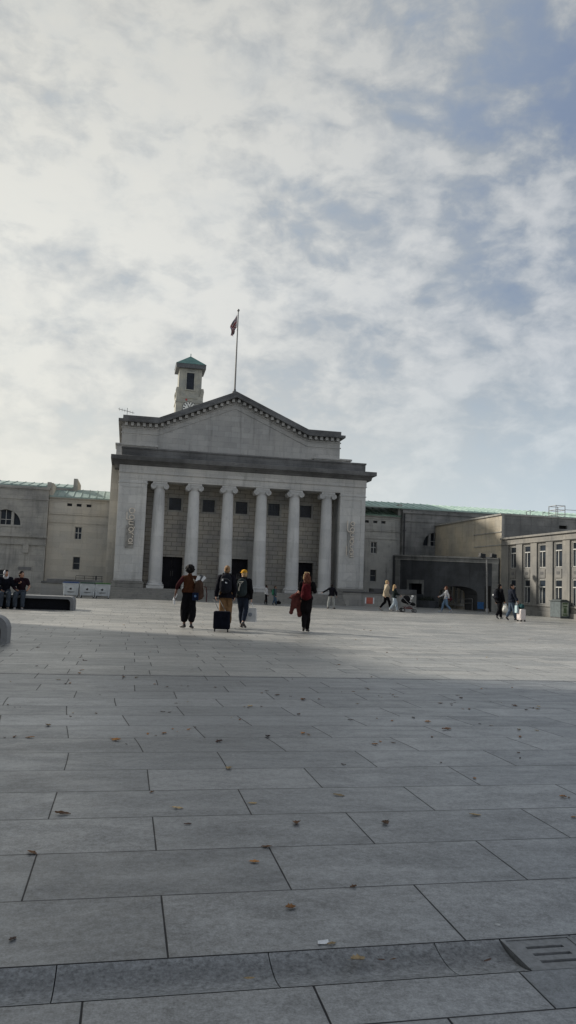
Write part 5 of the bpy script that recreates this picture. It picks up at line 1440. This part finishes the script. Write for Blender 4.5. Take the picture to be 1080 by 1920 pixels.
# ------------------------------------------------------------------ fallen leaves
def ray(px, py):
    f, p, r, yaw = 1450, .0944, .0381, .202
    x, y = px-540, py-960; a = x*math.cos(r)+y*math.sin(r); b_ = -x*math.sin(r)+y*math.cos(r)
    X = a/f; v = -b_/f; Y = math.cos(p)-v*math.sin(p); Z = math.sin(p)+v*math.cos(p)
    d = (X*math.cos(yaw)+Y*math.sin(yaw), -X*math.sin(yaw)+Y*math.cos(yaw), Z); t_ = -CH/d[2]
    return CU+t_*d[0], CV+t_*d[1], t_
def leafmesh(name, mat, seed, L=.06, wd=.45, curl=.35, lobes=0):
    rr = random.Random(seed); bm = bmesh.new(); NX, NY = 11, 4; g = []
    for i in range(NX+1):
        s = i/NX; w = L*wd*.5*math.sin(PI*min(1, s*.97+.02))**.75*(1+(.28*math.sin(s*PI*lobes) if lobes else 0))
        row = []
        for j in range(-NY, NY+1):
            t = j/NY; x = (s-.5)*L; y = t*w
            z = .0025+curl*L*(.55*abs(t)**1.6*w/(L*wd*.5+1e-6)*.5+.5*(s-.5)**2)+.004*noise.noise(Vector((s*4, t*2, seed)))*L/.06
            row.append(bm.verts.new((x, y+.15*L*(s-.5)**2*1, z*.8)))
        g.append(row)
    for i in range(NX):
        for j in range(2*NY): bm.faces.new((g[i][j], g[i+1][j], g[i+1][j+1], g[i][j+1]))
    # stalk
    n0 = len(bm.verts); p = [(-L*.5, 0, .0032), (-L*.72, .04*L, .0045)]
    q = [bm.verts.new((p[0][0], .0012, p[0][2])), bm.verts.new((p[0][0], -.0012, p[0][2])), bm.verts.new((p[1][0], p[1][1]-.001, p[1][2])), bm.verts.new((p[1][0], p[1][1]+.001, p[1][2]))]
    bm.faces.new(q)
    me = bpy.data.meshes.new(name); bm.to_mesh(me); bm.free(); me.materials.append(M[mat]); me.polygons.foreach_set('use_smooth', [True]*len(me.polygons))
    return me
LM = {m: [leafmesh('fallen_leaf', m, 10*i+j, .06, (.42, .55, .7)[j % 3], (.2, .4, .65)[j % 3], (0, 5, 7)[j % 3]) for j in range(4)] for i, m in enumerate(('leafbrown', 'leaftan', 'leafdark', 'leaforange'))}
rl = random.Random(77)
def leaf(px, py, m, size, label=None, rot=None, group=None, v=None):
    x, y, t_ = ray(px, py)
    o = bpy.data.objects.new('fallen_leaf', LM[m][rl.randrange(4) if v is None else v]); col.objects.link(o)
    o.location = (x, y, .002); s = size/.06; o.scale = (s, s, s*rl.uniform(.8, 1.5)); o.rotation_euler = (rl.uniform(-.12, .12), rl.uniform(-.12, .12), rl.uniform(0, 6.28) if rot is None else rot)
    tag(o, label or 'small dry brown leaf fallen on the grey paving', 'leaf', group or ('dry leaves scattered over the paving' if not label else None))
    return o
NAMED = [(672, 1801, 'leaftan', .062, 'pale tan leaf lying flat in the dished channel, right of centre'), (477, 1617, 'leaforange', .05, 'crumpled orange brown leaf alone on a big slab'), (622, 1771, 'leaftan', .042, 'small tan leaf beside a white scrap on the channel edge'),
         (467, 1836, 'leaftan', .04, 'narrow tan leaf in the dished channel, left of centre'), (915, 1802, 'leafdark', .036, 'dark red brown leaf in the channel left of the drain cover'), (500, 1589, 'leafbrown', .06, 'brown leaf across a paving joint above the orange leaf'),
         (663, 1664, 'leafbrown', .036, 'small brown leaf touching a long paving joint right of centre'), (117, 1527, 'leafbrown', .09, 'long curled brown leaf at a slab corner on the left'), (333, 1516, 'leaftan', .07, 'curled tan and brown leaf on the left of the paving'),
         (838, 1368, 'leafbrown', .12, 'large crumpled brown leaf cluster in the right middle of the paving'), (891, 1529, 'leaftan', .075, 'pale tan leaf near the right, beside a darker leaf at the edge'), (635, 1492, 'leaftan', .08, 'long pale leaf right of centre on the paving'),
         (474, 1507, 'leaftan', .06, 'pale leaf lying across a slanting joint in the centre'), (352, 1546, 'leafdark', .045, 'small dark leaf under the curled tan one'), (715, 1801, 'leafdark', .028, 'tiny dark leaf fragment right of the tan leaf in the channel'), (738, 1800, 'leafbrown', .028, 'reddish leaf fragment in the channel, rightmost of the fragments')]
for px, py, m, s, lab in NAMED: leaf(px, py, m, s, lab, rl.uniform(-.5, .5))
o = bpy.data.objects.new('paper_scrap', bpy.data.meshes.new('paper_scrap')); bm = bmesh.new()
bm.faces.new([bm.verts.new(p) for p in ((-.022, -.012, .004), (.02, -.016, .003), (.024, .010, .009), (-.016, .014, .004))]); bm.to_mesh(o.data); bm.free(); o.data.materials.append(M['paper']); col.objects.link(o)
x, y, _ = ray(605, 1769); o.location = (x, y, .001); tag(o, 'small white scrap of paper beside a tan leaf at the channel edge', 'paper')
for px, py, lab in ((933, 1734, 'small round pale spot of chewing gum on the right slab'), (437, 1416, 'small pale spot of chewing gum in the middle distance')):
    x, y, _ = ray(px, py); mb = MB(); mb.lathe([(.011, 0.0), (.012, .001), (.007, .003), (.001, .0035)], x, y, 12); tag(mb.build('chewing_gum', plain('gum', (.42, .43, .43), .7), None, smooth=True), lab, 'chewing gum')
SPOTS = [(60, 1600), (24, 1762), (285, 1486), (1056, 1495), (1076, 1533), (827, 1430), (644, 1434), (502, 1382), (723, 1545), (210, 1386), (90, 1361), (490, 1325), (500, 1255), (975, 1382), (972, 1412), (975, 1422), (429, 1442), (1067, 1496), (802, 1354), (735, 1352), (1008, 1330), (960, 1290), (710, 1305), (670, 1320), (657, 1350), (775, 1346), (545, 1703), (560, 1340), (180, 1338), (232, 1270), (305, 1335), (132, 1344), (318, 1336), (420, 1232), (352, 1316), (330, 1319), (137, 1337), (745, 1307), (520, 1304), (404, 1289), (880, 1330), (1000, 1328), (1010, 1325), (868, 1330), (556, 1545), (890, 1460), (500, 1296)]
for px, py in SPOTS: leaf(px, py, rl.choice(('leafbrown', 'leafbrown', 'leaftan', 'leafdark', 'leaforange')), rl.uniform(.035, .07))
KIND = ('leafbrown', 'leafbrown', 'leafdark', 'leaftan', 'leaforange', 'leaforange')
n = 0
while n < 150:
    py = 1160+(rl.random()**1.7)*260; px = rl.uniform(-10, 1090)
    drift = rl.choice((1, 1, 1, 1, 2, 3, 4))
    for q in range(drift):
        qx, qy = px+rl.gauss(0, 16)*(q > 0), py+rl.gauss(0, 4)*(q > 0)
        if qy < 1160+abs(qx-540)*.02: continue
        x, y, t_ = ray(qx, qy)
        if y > -16: continue
        leaf(qx, qy, rl.choice(KIND), rl.choice((.025, .03, .035, .045, .055, .075))); n += 1

# ------------------------------------------------------------------ sky, sun, camera
SUN_EL = R(28); SUN_AZ = math.atan2(-.809, .587)
sund = Vector((math.sin(SUN_AZ)*math.cos(SUN_EL), math.cos(SUN_AZ)*math.cos(SUN_EL), math.sin(SUN_EL)))
w = bpy.data.worlds.new('World'); scene.world = w; w.use_nodes = True
class WT(NT):
    def __init__(self, tree): self.t = tree; self.geo = None
T_ = WT(w.node_tree); nt = w.node_tree; bg = nt.nodes['Background']
sky = T_.n('ShaderNodeTexSky', p_sky_type='NISHITA', p_sun_disc=False, p_sun_elevation=SUN_EL, p_sun_rotation=SUN_AZ, p_air_density=1.2, p_dust_density=2.0)
dirv = T_.n('ShaderNodeTexCoord').outputs['Generated']
dx, dy, dz = T_.xyz(dirv)
pl = T_.scaled(dirv, (1.0, 1.0, 1.7))
dot = T_.n('ShaderNodeVectorMath', p_operation='DOT_PRODUCT', i0=dirv, i1=tuple(sund)).outputs['Value']
near = T_.smooth(dot, .15, .80)
plo = T_.n('ShaderNodeVectorMath', p_operation='ADD', i0=pl, i1=(1.9, 4.4, .6)).outputs[0]
warp = T_.n('ShaderNodeTexNoise', Vector=plo, Scale=9.0, Detail=3.0).outputs['Color']
plw = T_.n('ShaderNodeVectorMath', p_operation='MULTIPLY_ADD', i0=warp, i1=(.05, .05, .05), i2=plo).outputs[0]
n1 = T_.noise(plw, 7.0, 10, .6)
n2 = T_.noise(plw, 17.0, 7, .55)
n3 = T_.noise(plo, 2.8, 4, .5)
# relief: the same puffs sampled a step towards the sun
s2 = Vector((sund.x, sund.y)).normalized()*.03
pls = T_.n('ShaderNodeVectorMath', p_operation='ADD', i0=plw, i1=(s2.x, s2.y, 0)).outputs[0]
n1s = T_.noise(pls, 7.0, 10, .6); n2s = T_.noise(pls, 17.0, 7, .55)
relief = T_.math('ADD', T_.math('MULTIPLY', T_.math('SUBTRACT', n1, n1s), 1.3), T_.math('MULTIPLY', T_.math('SUBTRACT', n2, n2s), .7))
cov = T_.math('ADD', T_.math('ADD', T_.math('MULTIPLY', n1, .58), T_.math('MULTIPLY', n2, .36)), T_.math('MULTIPLY', n3, .14))
cov = T_.math('ADD', cov, T_.math('MULTIPLY', T_.math('SUBTRACT', near, .5), .10))
def ray_dir(px, py):
    x, y, t_ = ray(px, py); v = Vector((x-CU, y-CV, -CH))/t_
    return tuple(v.normalized())
def patch(cov, px, py, rad, amt):
    """a thinner or thicker region of the cloud deck around one compass direction"""
    d_ = T_.n('ShaderNodeVectorMath', p_operation='DOT_PRODUCT', i0=dirv, i1=ray_dir(px, py)).outputs['Value']
    return T_.math('ADD', cov, T_.smooth(d_, math.cos(R(rad)), math.cos(R(rad*.25)), 0, amt))
for a_ in ((900, 170, 10, -.035), (1060, 60, 9, -.015), (640, 345, 4.5, -.045), (520, 420, 3, -.02), (720, 780, 5, -.035), (150, 330, 18, .07), (900, 600, 12, .06), (430, 520, 13, .05), (640, 170, 7, .085), (980, 850, 7, -.02), (1000, 290, 5, .05), (760, 330, 6, .04)): cov = patch(cov, *a_)
mask = T_.math('MULTIPLY_ADD', T_.smooth(cov, .40, .58), .82, T_.math('MULTIPLY', T_.smooth(n2, .3, .62), .18))
soft = T_.math('ADD', T_.smooth(cov, .46, .70), T_.math('MULTIPLY', relief, .9), clamp=True)
cl_far = T_.mix(soft, (.345, .395, .455), (.555, .585, .625))
cl_near = T_.mix(soft, (.56, .58, .585), (.80, .80, .755))
cloud = T_.mix(near, cl_far, cl_near)
hi = T_.smooth(dz, .34, .66, 1.0, .82)
cloud = T_.mix(1.0, cloud, T_.n('ShaderNodeCombineColor', i0=hi, i1=hi, i2=hi).outputs[0], 'MULTIPLY')
# front-lit clouds opposite the sun, brightened out of view as facade fill
back = T_.smooth(dot, .0, -.55)
cloud = T_.mix(back, cloud, (1.15, 1.14, 1.1))
gap = T_.mix(near, (.20, .262, .405), (.53, .595, .63))
gap = T_.mix(T_.smooth(dz, .52, .2, 0, .65), gap, T_.mix(near, (.39, .465, .55), (.56, .62, .65)))
skys = T_.mix(1.0, sky.outputs[0], (.09, .09, .09), 'MULTIPLY')
gap = T_.mix(.25, gap, skys)
c = T_.mix(mask, gap, cloud)
haze = T_.mix(T_.smooth(dot, .0, .62), (.63, .735, .80), (.83, .825, .75))
hz_w = T_.math('MULTIPLY', T_.smooth(dz, .36, .02, 0, .82), T_.math('SUBTRACT', 1.0, back))
c = T_.mix(hz_w, c, haze)
c = T_.mix(1.0, c, (10, 10, 10), 'MULTIPLY')
nt.links.new(c, bg.inputs[0]); bg.inputs[1].default_value = .1
sl = bpy.data.lights.new('sun', 'SUN'); sl.energy = 5.0; sl.angle = R(2.5); sl.color = (1.0, .93, .82)
so = bpy.data.objects.new('sun', sl); col.objects.link(so); so.rotation_euler = sund.to_track_quat('Z', 'Y').to_euler()
cam = bpy.data.cameras.new('camera'); co = bpy.data.objects.new('camera', cam); col.objects.link(co)
cam.sensor_fit = 'VERTICAL'; cam.sensor_height = 24; cam.lens = 24*1450/1920; cam.clip_start = .05; cam.clip_end = 2000
yaw, pit, rol = .202, .0944, .0381
fwd = Vector((math.sin(yaw)*math.cos(pit), math.cos(yaw)*math.cos(pit), math.sin(pit)))
q = fwd.to_track_quat('-Z', 'Y')
co.rotation_mode = 'QUATERNION'; co.rotation_quaternion = q @ Quaternion((0, 0, 1), rol)
co.location = (CU, CV, CH)
scene.camera = co
scene.view_settings.view_transform = 'Standard'; scene.view_settings.look = 'None'; scene.view_settings.exposure = 0
scene.render.resolution_x = 576; scene.render.resolution_y = 1024
scene.cycles.use_denoising = True; scene.cycles.denoiser = 'OPENIMAGEDENOISE'; scene.cycles.denoising_input_passes = 'RGB_ALBEDO_NORMAL'; scene.cycles.denoising_prefilter = 'NONE'; scene.cycles.max_bounces = 6; scene.cycles.use_adaptive_sampling = True
